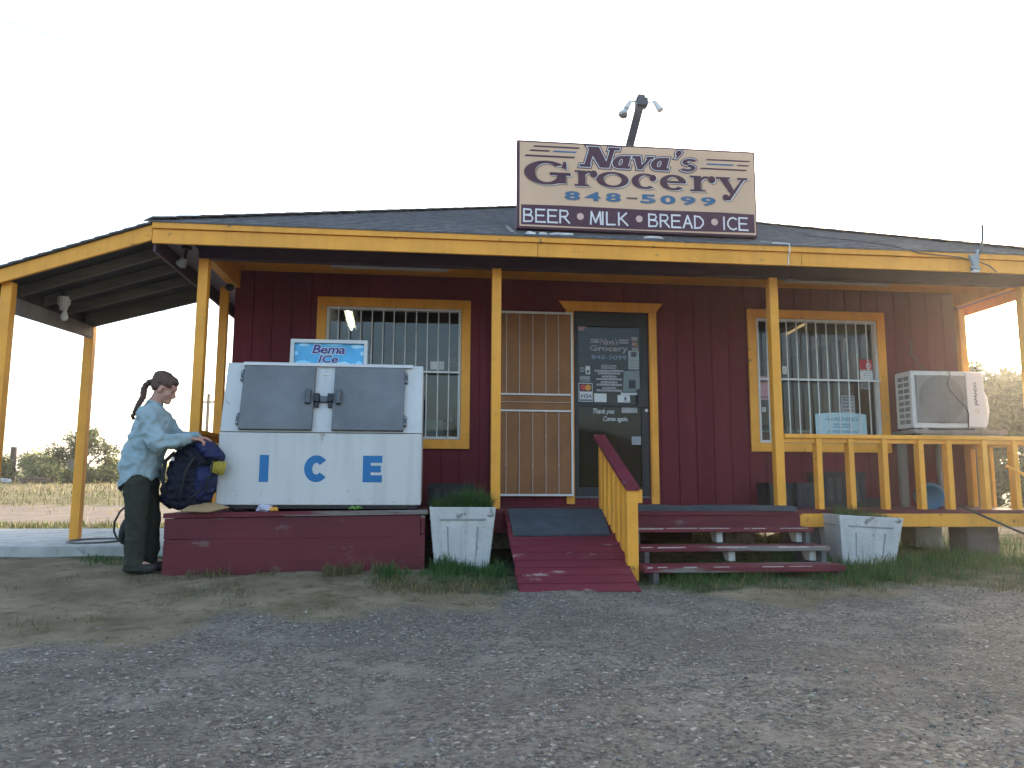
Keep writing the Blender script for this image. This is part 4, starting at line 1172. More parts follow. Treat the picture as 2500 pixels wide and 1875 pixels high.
# ---- floodlight pole behind the sign
fp = thing('floodlight_pole', 'dark leaning pole with two floodlights rising above the roof sign', 'light pole')
b = MB(); b.beam((1.098, -.98, 3.36), (1.456, -1.0, 4.74), .08, .06, up=(0, 1, 0)); b.build('pole', pmat('rusty_dark_pole', (.045, .038, .042), .7, .3, 8, .1, 40), fp, bevel=.003)
b = MB(); b.box(1.408, 1.528, -1.05, -.95, 4.715, 4.80); b.box(1.425, 1.50, -1.04, -.97, 4.802, 4.835); b.build('junction_box', DSTEEL, fp, bevel=.004)
b = MB(); b.tube([(1.41, -1.0, 4.765), (1.345, -1.02, 4.765), (1.325, -1.04, 4.73)], .009, 8); b.cyl((1.335, -1.04, 4.735), (1.292, -1.06, 4.655), .024, .030)
b.cyl((1.292, -1.06, 4.655), (1.286, -1.065, 4.645), .018); o = b.build('lamp_holder', OFFW, fp)
b = MB(); b.cyl((1.288, -1.066, 4.645), (1.245, -1.10, 4.565), .018, .050, n=18); b.build('lamp', pmat('silvered_lamp', (.45, .45, .44), .25, .08, 9, 0, metal=.3), fp, smooth=True)
b = MB(); b.tube([(1.525, -1.0, 4.765), (1.58, -1.02, 4.768), (1.605, -1.04, 4.745)], .009, 8); b.cyl((1.595, -1.035, 4.765), (1.650, -1.07, 4.650), .022, .034); b.build('lamp_holder', OFFW, fp)

# ---- pale debris under the roof sign
CR = pmat('weathered_white_plastic', (.55, .53, .50), .6, .25, 9, .3, 40)
def crumple(name, c, r, label, cat, mat_, seed, group=None, n=18, amp=.35):
    rnd = random.Random(seed); b = MB(); b.sell((0, 0, 0), r, .7, .7, n=n)
    b.v = [tuple(q * (1 + amp * mnoise.noise(Vector((p[0] / r[0] * 1.6 + seed, p[1] / r[1] * 1.6, p[2] / r[2] * 1.6)))) + k for q, k in zip(p, c)) for p in b.v]
    o = b.build(name, mat_); return tag(o, label, cat, group)
crumple('broken_lamp', (.262, -1.40, 3.172), (.055, .03, .022), 'small round white lamp remnant below the sign\'s lower left corner', 'lamp', CR, 3)
crumple('plastic_scrap', (.382, -1.40, 3.176), (.040, .025, .018), 'short crumpled white scrap between lamp remnant and long strip under the sign', 'scrap', CR, 8)
crumple('lamp_tube_shard', (.560, -1.40, 3.180), (.110, .025, .016), 'long pale glassy strip under the left half of the roof sign', 'scrap', CR, 5)
crumple('plastic_block', (1.445, -1.40, 3.180), (.095, .03, .016), 'flat white block under the middle of the roof sign', 'scrap', CR, 11)
o = tag((lambda b: (b.add([(.03, -1.36, 3.27), (.06, -1.38, 3.25), (.135, -1.41, 3.17), (.12, -1.36, 3.16), (.05, -1.33, 3.24), (.10, -1.33, 3.20)], [(0, 1, 2, 3), (0, 3, 5, 4), (0, 1, 2), (0, 4, 1), (2, 3, 5)]), b.build('metal_flashing', OFFW))[1])(MB()), 'bent pale flashing scrap sticking out left of the roof sign', 'flashing')

# ---- wires on the roof edge
CAB = pmat('grey_cable', (.05, .05, .05), .6, .1, 9, 0)
b = MB(); b.tube([(2.56, -1.30, 3.22), (2.68, -1.45, 3.16), (2.735, -1.535, 3.13), (2.735, -1.535, 3.05), (2.728, -1.515, 3.02), (2.728, -1.512, 2.93)], .007, 8)
tag(b.build('sign_cable', OFFW), 'pale cable running from the sign over the yellow fascia', 'cable')
b = MB(); b.tube([(3.30, -.75, 3.50), (3.55, -1.15, 3.33), (3.85, -1.50, 3.155), (4.05, -1.535, 3.09), (4.45, -1.535, 3.065), (4.66, -1.545, 3.02), (4.78, -1.53, 2.99), (4.86, -1.52, 2.93)], .0055, 8)
tag(b.build('antenna_cable', CAB), 'thin dark cable drooping over the roof edge to the antenna bracket', 'cable')
# ---- antenna bracket
an = thing('antenna', 'grey antenna bracket with a bent whip on the right of the fascia', 'antenna')
AG = pmat('weathered_bracket', (.19, .24, .26), .6, .25, 10, .1, 50)
b = MB(); b.prism([(4.555, -1.53, 3.085), (4.665, -1.53, 3.085), (4.645, -1.53, 2.965), (4.595, -1.53, 2.965)], (0, -.03, 0)); b.sell((4.608, -1.56, 2.945), (.055, .03, .03), n=12); b.beam((4.63, -1.545, 3.07), (4.70, -1.50, 3.15), .035, .03)
b.build('bracket', AG, an, bevel=.004)
b = MB(); b.tube([(4.675, -1.53, 3.10), (4.708, -1.53, 3.16), (4.722, -1.54, 3.27), (4.728, -1.54, 3.40)], .013, 8); b.build('whip', DSTEEL, an)
b = MB(); b.box(4.572, 4.635, -1.58, -1.545, 2.905, 2.935); b.build('clamp', OFFW, an, bevel=.003)

# ---- porch lights
LENS = pmat('milky_lens', (.50, .49, .46), .5, .06, 6, 0)
for x0, x1, lab in ((-1.69, -.47, 'long white fluorescent fixture on the porch ceiling above the left window'), (3.18, 4.40, 'long white fluorescent fixture on the porch ceiling above the right window')):
    pl_ = thing('porch_light', lab, 'ceiling light', (0, 0, 0), 'fluorescent fixtures on the porch ceiling')
    b = MB(); b.box(x0, x1, -.57, -.43, 3.095, 3.120); b.build('housing', OFFW, pl_, bevel=.004)
    b = MB(); b.prism([(x0 + .01, -.56, 3.093), (x0 + .01, -.535, 3.050), (x0 + .01, -.465, 3.050), (x0 + .01, -.44, 3.093)], (x1 - x0 - .02, 0, 0)); b.build('lens', LENS, pl_)
# ---- bulb and flood fixture under the canopy
bl = thing('light_bulb', 'bare white bulb in its socket under the dark canopy rafters', 'light bulb')
b = MB(); b.cyl((-4.20, -.60, 2.555), (-4.20, -.60, 2.63), .055, .06); b.cyl((-4.20, -.60, 2.50), (-4.20, -.60, 2.555), .03, .045); b.build('socket', OFFW, bl)
b = MB(); b.lathe([(.001, -.105), (.022, -.098), (.032, -.078), (.034, -.06), (.026, -.03), (.017, -.005), (.016, .0)], (-4.185, -.60, 2.50), 16); b.build('bulb', pmat('unlit_bulb', (.7, .7, .66), .25, .03, 5, 0), bl, smooth=True)
b = MB(); b.cyl((-4.20, -.60, 2.63), (-4.20, -.60, 2.70), .03); b.build('stem', DSTEEL, bl)
fl = thing('flood_fixture', 'small dark floodlight fixture with pale head under the left soffit corner', 'floodlight')
b = MB(); b.cyl((-2.89, -1.20, 2.965), (-2.89, -1.20, 2.999), .045); b.tube([(-2.89, -1.20, 2.97), (-2.895, -1.2, 2.93), (-2.90, -1.20, 2.88)], .014, 8); b.build('arm', BLK, fl)
b = MB(); b.cyl((-2.895, -1.20, 2.885), (-2.945, -1.16, 2.835), .030, .048); b.build('lamp_head', pmat('grey_lamp_glass', (.20, .19, .17), .4, .1, 6, 0), fl)
cmr = thing('security_camera', 'small black dome at the top of the left corner post', 'camera')
b = MB(); b.sell((-2.775, -.135, 2.895), (.050, .05, .036), n=14); b.build('dome', BLK, cmr, smooth=True)
b = MB(); b.cyl((-2.775, -.135, 2.905), (-2.775, -.135, 2.929), .03); b.build('mount', DSTEEL, cmr)

# ---- ramp with handrail
rmp = thing('ramp', 'maroon plank ramp with scuffed boards leading up to the door', 'ramp')
R0, R1 = Vector((0, -1.225, .612)), Vector((0, -2.665, .075))
rd = (R1 - R0).normalized(); rn = Vector((0, rd.z, -rd.y)) * -1
rn = Vector((0, -rd.z, rd.y)); rn = rn if rn.z > 0 else -rn
L_ = (R1 - R0).length; npk = 12
b = MB()
for i in range(npk):
    a, c = R0 + rd * (L_ * i / npk), R0 + rd * (L_ * (i + 1) / npk - .013)
    xl = .045 - .02 * i / npk + random.uniform(-.004, .004); xr = .985 - .065 * i / npk + random.uniform(-.004, .004)
    b.hexa([Vector((xl, *(a - rn * .03)[1:])), Vector((xr, *(a - rn * .03)[1:])), Vector((xr, *(c - rn * .03)[1:])), Vector((xl, *(c - rn * .03)[1:])),
            Vector((xl, *a[1:])), Vector((xr, *a[1:])), Vector((xr, *c[1:])), Vector((xl, *c[1:]))])
b.build('ramp_boards', MARR, rmp, bevel=.003)
for xx in (.07, .48, .89):
    b = MB(); b.prism([(xx, R0.y, R0.z - .035), (xx, R1.y, R1.z - .035), (xx, R1.y + .02, .0), (xx, R0.y, R0.z - .20)], (.035, 0, 0)); b.build('stringer', MARD, rmp)
hr = thing('handrail', None, None); hr.parent = rmp
HX = .965
def hz(y): return 1.285 + (y + 1.16) * .405
b = MB()
yy = -1.20; k = 0
for yy in (-1.20, -1.335, -1.50, -1.665, -1.83, -1.995, -2.15):
    zb = R0.z + (yy - R0.y) * (R1.z - R0.z) / (R1.y - R0.y)
    b = MB(); b.prism([(HX - .02, yy - .045, zb - .12), (HX - .02, yy + .045, zb - .10), (HX - .02, yy + .045, hz(yy + .045) - .03), (HX - .02, yy - .045, hz(yy - .045) - .03)], (.04, 0, 0)); b.build('baluster', YEL, hr, bevel=.003)
b = MB(); b.prism([(HX - .045, -2.285, .10), (HX - .045, -2.205, .10), (HX - .045, -2.205, hz(-2.2) - .04), (HX - .045, -2.285, hz(-2.28) - .03)], (.09, 0, 0)); b.build('newel', YEL, hr, bevel=.005)
b = MB(); b.box(HX + .048, HX + .085, -2.27, -2.22, hz(-2.25) - .14, hz(-2.25) - .035); b.build('cleat', YEL, hr)
b = MB(); b.prism([(HX - .055, -1.10, hz(-1.10) + .012), (HX - .055, -2.30, hz(-2.30) + .012), (HX - .055, -2.30, hz(-2.30) - .026), (HX - .055, -1.10, hz(-1.10) - .026)], (.11, 0, 0)); b.build('cap_board', MARR, hr, bevel=.004)
# mats
def sheet(name, pts, th, mat_, label, cat, sub=10, bumpy=.004):
    """pts: 4 corners; thick rubber sheet, slightly wavy"""
    b = MB(); n = sub; V = []
    P4 = [Vector(p) for p in pts]
    nrm = (P4[1] - P4[0]).cross(P4[3] - P4[0]).normalized()
    if nrm.z < 0: nrm = -nrm
    for lay in (1, 0):
        for i in range(n + 1):
            for j in range(n + 1):
                u, v = i / n, j / n
                p = P4[0] * (1 - u) * (1 - v) + P4[1] * u * (1 - v) + P4[2] * u * v + P4[3] * (1 - u) * v
                ww = bumpy * (mnoise.noise(p * 3.1) + .4) if lay else -.0005
                V.append(p + nrm * (th * lay + max(ww, -.0004)))
    m_ = (n + 1) * (n + 1); F_ = []
    for i in range(n):
        for j in range(n):
            a = i * (n + 1) + j; q = (a, a + 1, a + n + 2, a + n + 1); F_.append(q); F_.append(tuple(m_ + t for t in q[::-1]))
    edge = [i * (n + 1) for i in range(n + 1)] + [n * (n + 1) + j for j in range(1, n + 1)] + [i * (n + 1) + n for i in range(n - 1, -1, -1)] + [j for j in range(n - 1, 0, -1)]
    for i in range(len(edge)): a, c = edge[i], edge[(i + 1) % len(edge)]; F_.append((a, c, m_ + c, m_ + a))
    b.add(V, F_); o = b.build(name, mat_, smooth=False); return tag(o, label, cat)
def onramp(x, y, l=.003): return (x, y, R0.z + (y - R0.y) * (R1.z - R0.z) / (R1.y - R0.y) + l)
sheet('rubber_mat', [onramp(.075, -1.775), onramp(.905, -1.765), onramp(.955, -1.235), onramp(.075, -1.235)], .014, MATG, 'grey rubber mat lying on the upper half of the ramp', 'mat')
sheet('rubber_mat', [(1.20, -1.56, .617), (2.64, -1.655, .617), (2.60, -1.22, .617), (1.30, -1.19, .617)], .034, MATG, 'curled dark rubber mat on the landing above the steps', 'mat', bumpy=.02)

# ---- steps
CHIPW = pmat('chipped_edge', (.40, .33, .31), .85, .3, 30, .1)
stp = thing('wooden_steps', 'three worn maroon plank steps right of the ramp', 'steps')
for x0, x1, y0, zt, th in ((1.09, 2.685, -1.875, .487, .040), (1.045, 2.665, -2.135, .352, .042), (1.02, 2.655, -2.395, .222, .05)):
    b = MB()
    for i in range(2): b.box(x0, x1 + random.uniform(-.01, .01), y0 + i * .140, y0 + i * .140 + .134, zt - th, zt + random.uniform(-.003, .003))
    xx = x0 + .02
    while xx < x1 - .05:      # paint chipped off the front edge
        l = random.uniform(.04, .30); e = min(xx + l, x1 - .02); hgt = random.uniform(.004, .012)
        b.add([(xx, y0 - .0012, zt - .004 - hgt), (e, y0 - .0012, zt - .005 - hgt * .7), (e - .01, y0 - .0012, zt - .004), (xx + .01, y0 - .0012, zt - .0045)], [(0, 1, 2, 3)], 1); xx = e + random.choice((.01, .03, .12, .25))
    b.build('tread', [MAROLD, CHIPW], stp, bevel=.005)
for xx, yy, z0, z1 in ((1.83, -1.80, .358, .446), (2.55, -1.80, .358, .446), (1.83, -2.06, .226, .309), (2.53, -2.06, .226, .309)):
    b = MB(); b.prism([(xx, yy, z0), (xx, yy, z1), (xx, yy + .16, z1), (xx, yy + .09, z0)], (.055, 0, 0)); b.build('bracket', WHITEP, stp)
for xx in (1.10, 2.60):
    b = MB(); b.prism([(xx, -2.38, .03), (xx, -2.38, .170), (xx, -2.13, .172), (xx, -2.13, .308), (xx, -1.87, .309), (xx, -1.87, .445), (xx, -1.63, .446), (xx, -1.63, .03)], (.038, 0, 0)); b.build('stringer', GWOOD, stp)

# ---- planters
SOIL = pmat('potting_soil', (.045, .035, .025), .95, .3, 12, .3, 60)
MOULD = pmat('grey_groove', (.27, .265, .25), .9, .2, 12, .2, 40)
def planter(loc, rot, wt, wb, h, label):
    p = thing('planter', label, 'planter', loc, 'white square tapered planters by the ramp and steps'); p.rotation_euler = (0, 0, rot)
    t, q, rim = wt / 2, wb / 2, .028
    b = MB(); N_ = 12
    ring = lambda r, z: [(-r, -r, z), (r, -r, z), (r, r, z), (-r, r, z)]
    V = ring(q, 0) + ring(t, h) + ring(t - rim, h) + ring(t - rim - .012, h - .06)
    F_ = [(3, 2, 1, 0)]
    for k in range(3): F_ += [(4 * k + i, 4 * k + (i + 1) % 4, 4 * k + 4 + (i + 1) % 4, 4 * k + 4 + i) for i in range(4)]
    b.add(V, F_); pot = b.build('pot', WHITEP, p, bevel=.008)
    for s in range(4):        # moulding strips on each face, darker grey to draw the groove lines
        a = s * math.pi / 2; M = Matrix.Rotation(a, 3, 'Z'); b = MB()
        def fp_(u, z, l): 
            r = q + (t - q) * z / h; return M @ Vector((u * r, -r - l, z))
        for (u0, u1, za, zb_) in ((-.72, .72, h * .795, h * .825), (-.50, -.46, h * .25, h * .70), (.46, .50, h * .25, h * .70)):
            b.hexa([fp_(u0, za, -.004), fp_(u1, za, -.004), fp_(u1, zb_, -.004), fp_(u0, zb_, -.004), fp_(u0, za, .007), fp_(u1, za, .007), fp_(u1, zb_, .007), fp_(u0, zb_, .007)])
        b.build('moulding', MOULD, p, bevel=.003)
    b = MB(); b.box(-t + rim + .01, t - rim - .01, -t + rim + .01, t - rim - .01, h - .09, h - .055); b.build('soil', SOIL, p)
    return p, t - rim - .015
pA, ra = planter((-.352, -1.480, .118), 0.0, .56, .450, .535, 'white planter of dense green grass between freezer platform and ramp')
pB, rb = planter((3.36, -1.36, .075), R(-8), .575, .450, .495, 'chipped white planter turned at an angle beside the steps')
def planter_grass(p, r, h, n, hm, seed):
    x = RNG.uniform(-r, r, n); y = RNG.uniform(-r, r, n)
    hh = np.clip(RNG.normal(hm, hm * .3, n), .02, None) * (.55 + .6 * np.abs(np.sin(6 * x + seed) * np.cos(5 * y + 2 * x)) + .25 * (RNG.random(n) < .05))
    P = np.stack([x, y, np.full(n, h - .06)], -1)
    k = max(1, int(n * .12))
    return grass_obj('planter_grass', [(P[k:], hh[k:], np.full(n - k, .004), 0, 1.15), (P[:k], hh[:k] * 1.1, np.full(k, .004), 1, .9)], None, parent=p)
planter_grass(pA, ra, .535, 5200, .165, 1)
pB.rotation_euler = (0, .05, R(-8))
planter_grass(pB, rb, .495, 1900, .12, 2)

# ---- porch clutter
def crate(c, sx, sy, sz, mat_, label, cat='crate', name='plastic_crate', group='dark crates on the porch'):
    p = thing(name, label, cat, c, group)
    t = .012; b = MB()
    b.box(-sx, sx, -sy, sy, 0, t)
    for (x0, x1, y0, y1) in ((-sx, sx, -sy, -sy + t), (-sx, sx, sy - t, sy), (-sx, -sx + t, -sy + t, sy - t), (sx - t, sx, -sy + t, sy - t)):
        b.box(x0, x1, y0, y1, sz - .05, sz); b.box(x0, x1, y0, y1, t, t + .05)
        nb = 5
        for i in range(nb):
            u = (i + .5) / nb
            if x1 - x0 > y1 - y0: xa = x0 + (x1 - x0) * u; b.box(xa - .018, xa + .018, y0, y1, t + .05, sz - .05)
            else: ya = y0 + (y1 - y0) * u; b.box(x0, x1, ya - .018, ya + .018, t + .05, sz - .05)
    b.build('crate_shell', mat_, p)
    b = MB(); b.box(-sx + t + .002, sx - t - .002, -sy + t + .002, sy - t - .002, t + .001, sz - .06); b.build('contents', INDARK, p)
    return p
CRD = pmat('charcoal_plastic', (.012, .014, .016), .6, .3, 8, .05, 60)
CRB = pmat('slate_plastic', (.022, .028, .034), .6, .3, 8, .05, 60)
crate((2.98 + .10, -.27, .6155), .13, .16, .255, CRD, 'charcoal crate on the porch floor just left of the right post')
crate((3.40, -.27, .6155), .14, .16, .255, CRB, 'slate grey crate on the porch floor just right of the right post')
crate((3.80, -.25, .6155), .25, .17, .375, CRD, 'big black crate under the right window behind the balusters')
crate((4.13, -.27, .6155), .10, .14, .10, CRD, 'low dark crate beside the big black crate on the porch', group='dark crates on the porch')
crate((-.42, -.40, .6155), .23, .16, .235, CRD, 'dark crate on the porch behind the left planter')
tb = thing('plastic_tub', 'blue plastic tub tipped on its side against the balusters', 'tub')
TUBB = pmat('blue_plastic', (.012, .125, .21), .45, .12, 5, .02, 40)
b = MB(); b.lathe([(.002, .14), (.105, .14), (.118, .0), (.126, 0), (.126, -.012), (.113, -.010), (.100, .130), (.002, .130)], (4.455, -.90, .742), 28, axis='y'); b.build('tub_shell', TUBB, tb, smooth=True)
b = MB(); b.tube([(4.455 + .130 * math.cos(t), -.908, .742 + .128 * math.sin(t)) for t in np.linspace(0, 6.283, 33)], .006, 6, caps=False); b.build('rim', TUBB, tb, smooth=True)

# ---- air conditioner on its stand
ac = thing('air_conditioner', 'white outdoor air conditioner unit on a wooden stand at the porch end', 'air conditioner')
ACX0, ACX1, ACY0, ACY1, ACZ0, ACZ1 = 4.560, 5.412, -.55, -.24, 1.468, 2.098
ACW = pmat('aged_white_casing', (.52, .51, .47), .45, .06, 3, .02, 30)
ACG = pmat('grey_grille', (.235, .24, .23), .6, .1, 9, 0)
b = MB(); b.box(ACX0, ACX1, ACY0 + .02, ACY1, ACZ0, ACZ1); b.build('casing', ACW, ac, bevel=.014)
b = MB(); b.box(ACX0 + .63, ACX1 - .012, ACY0, ACY0 + .0195, ACZ0 + .015, ACZ1 - .014); b.build('side_cover', ACW, ac, bevel=.006)
b = MB(); b.box(ACX0 + .045, ACX0 + .622, ACY0 + .006, ACY0 + .0195, ACZ0 + .06, ACZ1 - .05); b.build('grille_backing', ACG, ac)
b = MB(); cx_, cz_ = ACX0 + .335, (ACZ0 + ACZ1) / 2 + .003
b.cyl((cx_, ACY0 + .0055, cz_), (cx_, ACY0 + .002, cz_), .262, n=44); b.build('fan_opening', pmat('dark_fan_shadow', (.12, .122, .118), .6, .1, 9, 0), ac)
b = MB()
for i in range(40):
    z = ACZ0 + .065 + i * .0127
    if z < ACZ1 - .055: b.box(ACX0 + .048, ACX0 + .619, ACY0 - .0025, ACY0 + .0012, z, z + .0035)
for i in range(9): b.box(ACX0 + .05 + i * .071, ACX0 + .053 + i * .071, ACY0 - .005, ACY0 - .0027, ACZ0 + .062, ACZ1 - .052)
b.build('fan_grille', ACG, ac)
b = MB()
for i in range(8):
    z = ACZ0 + .05 + i * .068
    for y0 in (ACY0 + .06, ACY0 + .165): b.box(ACX0 - .003, ACX0 - .0005, y0, y0 + .085, z, z + .046)
b.build('side_vent', pmat('dark_vent', (.16, .17, .165), .6, .2, 9, 0), ac)
b = MB(); afn = lambda u, v, l: (ACX1 - .128 - v, ACY0 - .0006 - l, 1.718 + u)
afn = lambda u, v, l: (ACX1 - .092 - v, ACY0 - .0006 - l, 1.715 + u)
text_on(b, 'JAPANDO', afn, 0, .262, 0, .048, .0004, .03)
b.build('lettering', INKD, ac, fixn=False)
b = MB(); G = Glyph(b, lambda u, v, l: (u, ACY0 - .0006 - l, v), .0004); G.ring(ACX1 - .115, 1.655, .026, .026, .010, .010, 20, 300); G.disc(ACX1 - .100, 1.655, .012); b.build('emblem', pmat('faded_gold', (.42, .36, .20), .5, .1, 8, 0), ac, fixn=False)
b = MB(); b.tube([(ACX1 + .02, -.36, 1.96), (ACX1 + .07, -.38, 1.93), (ACX1 + .105, -.40, 1.82), (ACX1 + .11, -.41, 1.68), (ACX1 + .085, -.41, 1.55), (ACX1 + .055, -.40, 1.46)], .024, 12); b.build('wrapped_hose', ACW, ac, smooth=True)
b = MB(); b.box(ACX1 + .001, ACX1 + .04, -.47, -.30, 1.50, 1.75); b.build('valve_cover', BLK, ac, bevel=.01)
b = MB(); b.tube([(4.99, ACY0 - .004, 2.102), (5.00, ACY0 - .012, 2.05), (4.965, ACY0 - .012, 1.97), (4.975, ACY0 - .012, 1.90), (5.06, ACY0 - .012, 1.80), (5.16, ACY0 - .012, 1.70), (5.185, ACY0 - .012, 1.63), (5.175, ACY0 - .012, 1.50), (5.17, ACY0 - .012, 1.40)], .0055, 8)
b.tube([(4.99, ACY0 - .004, 2.102), (4.97, -.20, 2.14), (4.93, -.03, 2.35), (4.95, -.012, 2.55)], .0055, 8)
tag(b.build('loose_cable', CAB), 'thin dark cable hanging across the front of the air conditioner', 'cable')
asd = thing('unit_stand', 'rough grey wooden stand carrying the white air conditioner', 'stand')
b = MB(); b.box(4.52, 5.60, -.60, -.20, 1.405, 1.446); b.box(4.62, 4.70, -.58, -.22, 1.4465, 1.467); b.box(5.22, 5.30, -.58, -.22, 1.4465, 1.467); b.build('stand_top', LWOOD, asd, bevel=.003)
for xx, yy in ((4.56, -.55), (5.02, -.26), (4.56, -.26), (5.50, -.26)):
    b = MB(); b.box(xx, xx + .085, yy, yy + .05, .616, 1.404); b.build('leg', GWOOD if yy < -.4 else LWOOD, asd)
b = MB(); b.box(4.60, 5.56, -.585, -.555, 1.33, 1.404); b.build('apron', LWOOD, asd)

# ---- leaning stick, bin, broom
b = MB(); b.tube([(4.49, -1.27, .655), (5.02, -1.40, .40), (5.40, -1.50, .20)], .012, 8)
tag(b.build('metal_rod', BLK), 'dark rod leaning down from the deck edge to the grass', 'rod')
bn = thing('trash_bin', 'dark teal bin at the right end of the porch', 'bin')
TEAL = pmat('teal_plastic', (.010, .075, .085), .5, .15, 5, .03, 40)
b = MB(); b.lathe([(.002, 0), (.20, 0), (.245, .56), (.235, .56), (.19, .02), (.002, .02)], (5.235, -1.66, .118), 24); b.build('bin_shell', TEAL, bn, smooth=True)
b = MB(); b.tube([(5.235 + .25 * math.cos(t), -1.66 + .25 * math.sin(t), .676) for t in np.linspace(0, 6.283, 33)], .012, 8, caps=False); b.build('rim', TEAL, bn, smooth=True)
br = thing('broom', 'yellow broom handle leaning out of the bin by the porch rail', 'broom')
b = MB(); b.tube([(4.98, -1.30, 1.045), (5.10, -1.45, .93), (5.36, -1.70, .62)], .014, 10); b.build('handle', YEL, br)
b = MB(); b.sell((5.40, -1.73, .52), (.09, .05, .12), .6, .6, n=14); b.build('brush', pmat('straw', (.30, .22, .08), .8, .3, 12, .2, 60), br)

# ---- things inside the windows
def card(name, x0, x1, z0, z1, mat_, label, y=.036, cat='notice', th=.0015, extra=None):
    p = thing(name, label, cat)
    b = MB(); b.box(x0, x1, y - th, y, z0, z1); b.build('sheet', mat_, p)
    if extra:
        b = MB(); extra(b, lambda x, z, l: (x, y - th - .0006 - l, z)); b.build('print', [INKD, REDP, PAPER, WARNT], p, fixn=False)
    return p
def lines(x0, x1, zs, h=.006, mi=0):
    def f(b, fn):
        for z in zs:
            x = x0
            while x < x1:
                l = random.uniform(.012, .04); a = min(x + l, x1); b.add([fn(x, z, 0), fn(a, z, 0), fn(a, z + h, 0), fn(x, z + h, 0)], [(0, 1, 2, 3)], mi); x = a + .006
    return f
card('paper_notice', -.654, -.505, 2.090, 2.178, PAPER, 'small white notice in the left window above the cross bar', extra=lines(-.57, -.52, (2.105, 2.13, 2.15)))
card('paper_notice', -.458, -.356, 2.130, 2.183, PAPERG, 'small faded sticker at the right edge of the left window', extra=lines(-.44, -.37, (2.145, 2.16)))
card('paper_notice', 4.318, 4.475, 2.070, 2.170, PAPER, 'white notice below the red sticker in the right window', extra=lines(4.36, 4.45, (2.09, 2.115, 2.14)))
def redx(b, fn):
    G = Glyph(b, fn, 0, 0, 2); G.ring(4.425, 2.232, .030, .032, .010, .010); G.rect(4.322, 4.47, 2.176, 2.186)
card('poster', 4.318, 4.475, 2.180, 2.305, REDP, 'red and white sticker high in the right window', cat='sticker', extra=redx)
card('paper_notice', 4.315, 4.440, 1.955, 2.035, PAPERG, 'grey card below the cross bar at the right of the right window', extra=lines(4.34, 4.42, (1.98, 2.0)))
card('poster', 3.068, 3.235, 1.812, 2.085, PINK, 'faded pink poster behind the bars at the left of the right window', cat='poster', extra=lines(3.09, 3.2, (2.02, 2.05, 1.84), .012))
card('paper_notice', 3.115, 3.160, 1.676, 1.728, PAPER, 'tiny white square sticker low in the right window', extra=lines(3.122, 3.152, (1.69, 1.705, 1.715), .004))
card('paper_notice', 3.374, 3.427, 2.115, 2.207, PAPER, 'narrow white note beside the porch post in the right window', extra=lines(3.382, 3.418, (2.14, 2.17)))
card('paper_notice', 4.070, 4.235, 1.660, 1.880, pmat('grey_sheet', (.28, .29, .29), .7, .1, 9, 0), 'grey printed sheet above the cyan warning poster', extra=lines(4.085, 4.22, (1.70, 1.74, 1.78, 1.82, 1.85), .014))
wp = thing('warning_poster', 'curled pale cyan warning poster in the right window', 'poster')
b = MB(); n = 14; V = []
for i in range(n + 1):
    u = i / n; xx = 3.742 + (4.362 - 3.742) * u; yy = .030 - .020 * (1 - (2 * u - 1) ** 2)
    V += [(xx + .004, yy, 1.335), (xx, yy, 1.660 + .018 * (1 - (2 * u - 1) ** 2))]
b.add(V, [(2 * i, 2 * i + 2, 2 * i + 3, 2 * i + 1) for i in range(n)]); b.build('sheet', WARNP, wp, smooth=True)
def wfn(x, z, l):
    u = (x - 3.742) / .62; return (x, .030 - .020 * (1 - (2 * u - 1) ** 2) - .0015 - l, z)
b = MB(); text_on(b, '-WARNING-', wfn, 3.85, 4.275, 1.578, 1.628, 0, .02)
lines(3.95, 4.17, (1.535, 1.505), .016, 0)(b, wfn); lines(3.88, 4.24, (1.46, 1.445), .012, 0)(b, wfn); lines(3.82, 4.31, (1.385, 1.37), .014, 0)(b, wfn)
b.build('print', WARNT, wp, fixn=False)
def carton(x0, x1, y0, y1, z0, z1, mat_, label, name='carton', cat='box', lid=True):
    p = thing(name, label, cat); b = MB(); b.box(x0, x1, y0, y1, z0, z1); b.build('box_body', mat_, p, bevel=.004)
    if lid: b = MB(); b.box(x0 - .004, x1 + .004, y0 - .004, y1 + .004, z1 + .0005, z1 + .022); b.build('lid', PAPER, p)
    return p
# sill ledge inside both windows belongs to the store
for xa, xb in ((-1.80, -.30), (3.03, 4.54)):
    b = MB(); b.box(xa, xb, .105, .42, 1.285, 1.315); b.build('window_ledge', INWALL, store)
carton(3.075, 3.215, .12, .30, 1.316, 1.45, pmat('red_carton', (.40, .05, .06), .6, .15, 8, 0), 'red carton at the lower left corner inside the right window')
carton(3.58, 3.735, .13, .32, 1.316, 1.455, pmat('brick_red_carton', (.42, .07, .05), .6, .15, 8, 0), 'red carton partly behind the cyan warning poster')
jar = thing('jar_row', 'white wrapped packs standing on the ledge inside the right window', 'packs')
b = MB()
for i, xx in enumerate((3.43, 3.49, 3.55)): b.sell((xx, .17, 1.41), (.032, .03, .094), .5, .8, n=12)
b.build('pack', PAPERG, jar)
carton(-.722, -.500, .12, .26, 1.316, 1.535, pmat('pale_green_box', (.42, .46, .42), .5, .08, 6, 0), 'pale metal box on the ledge inside the left window', name='utility_box', lid=False)
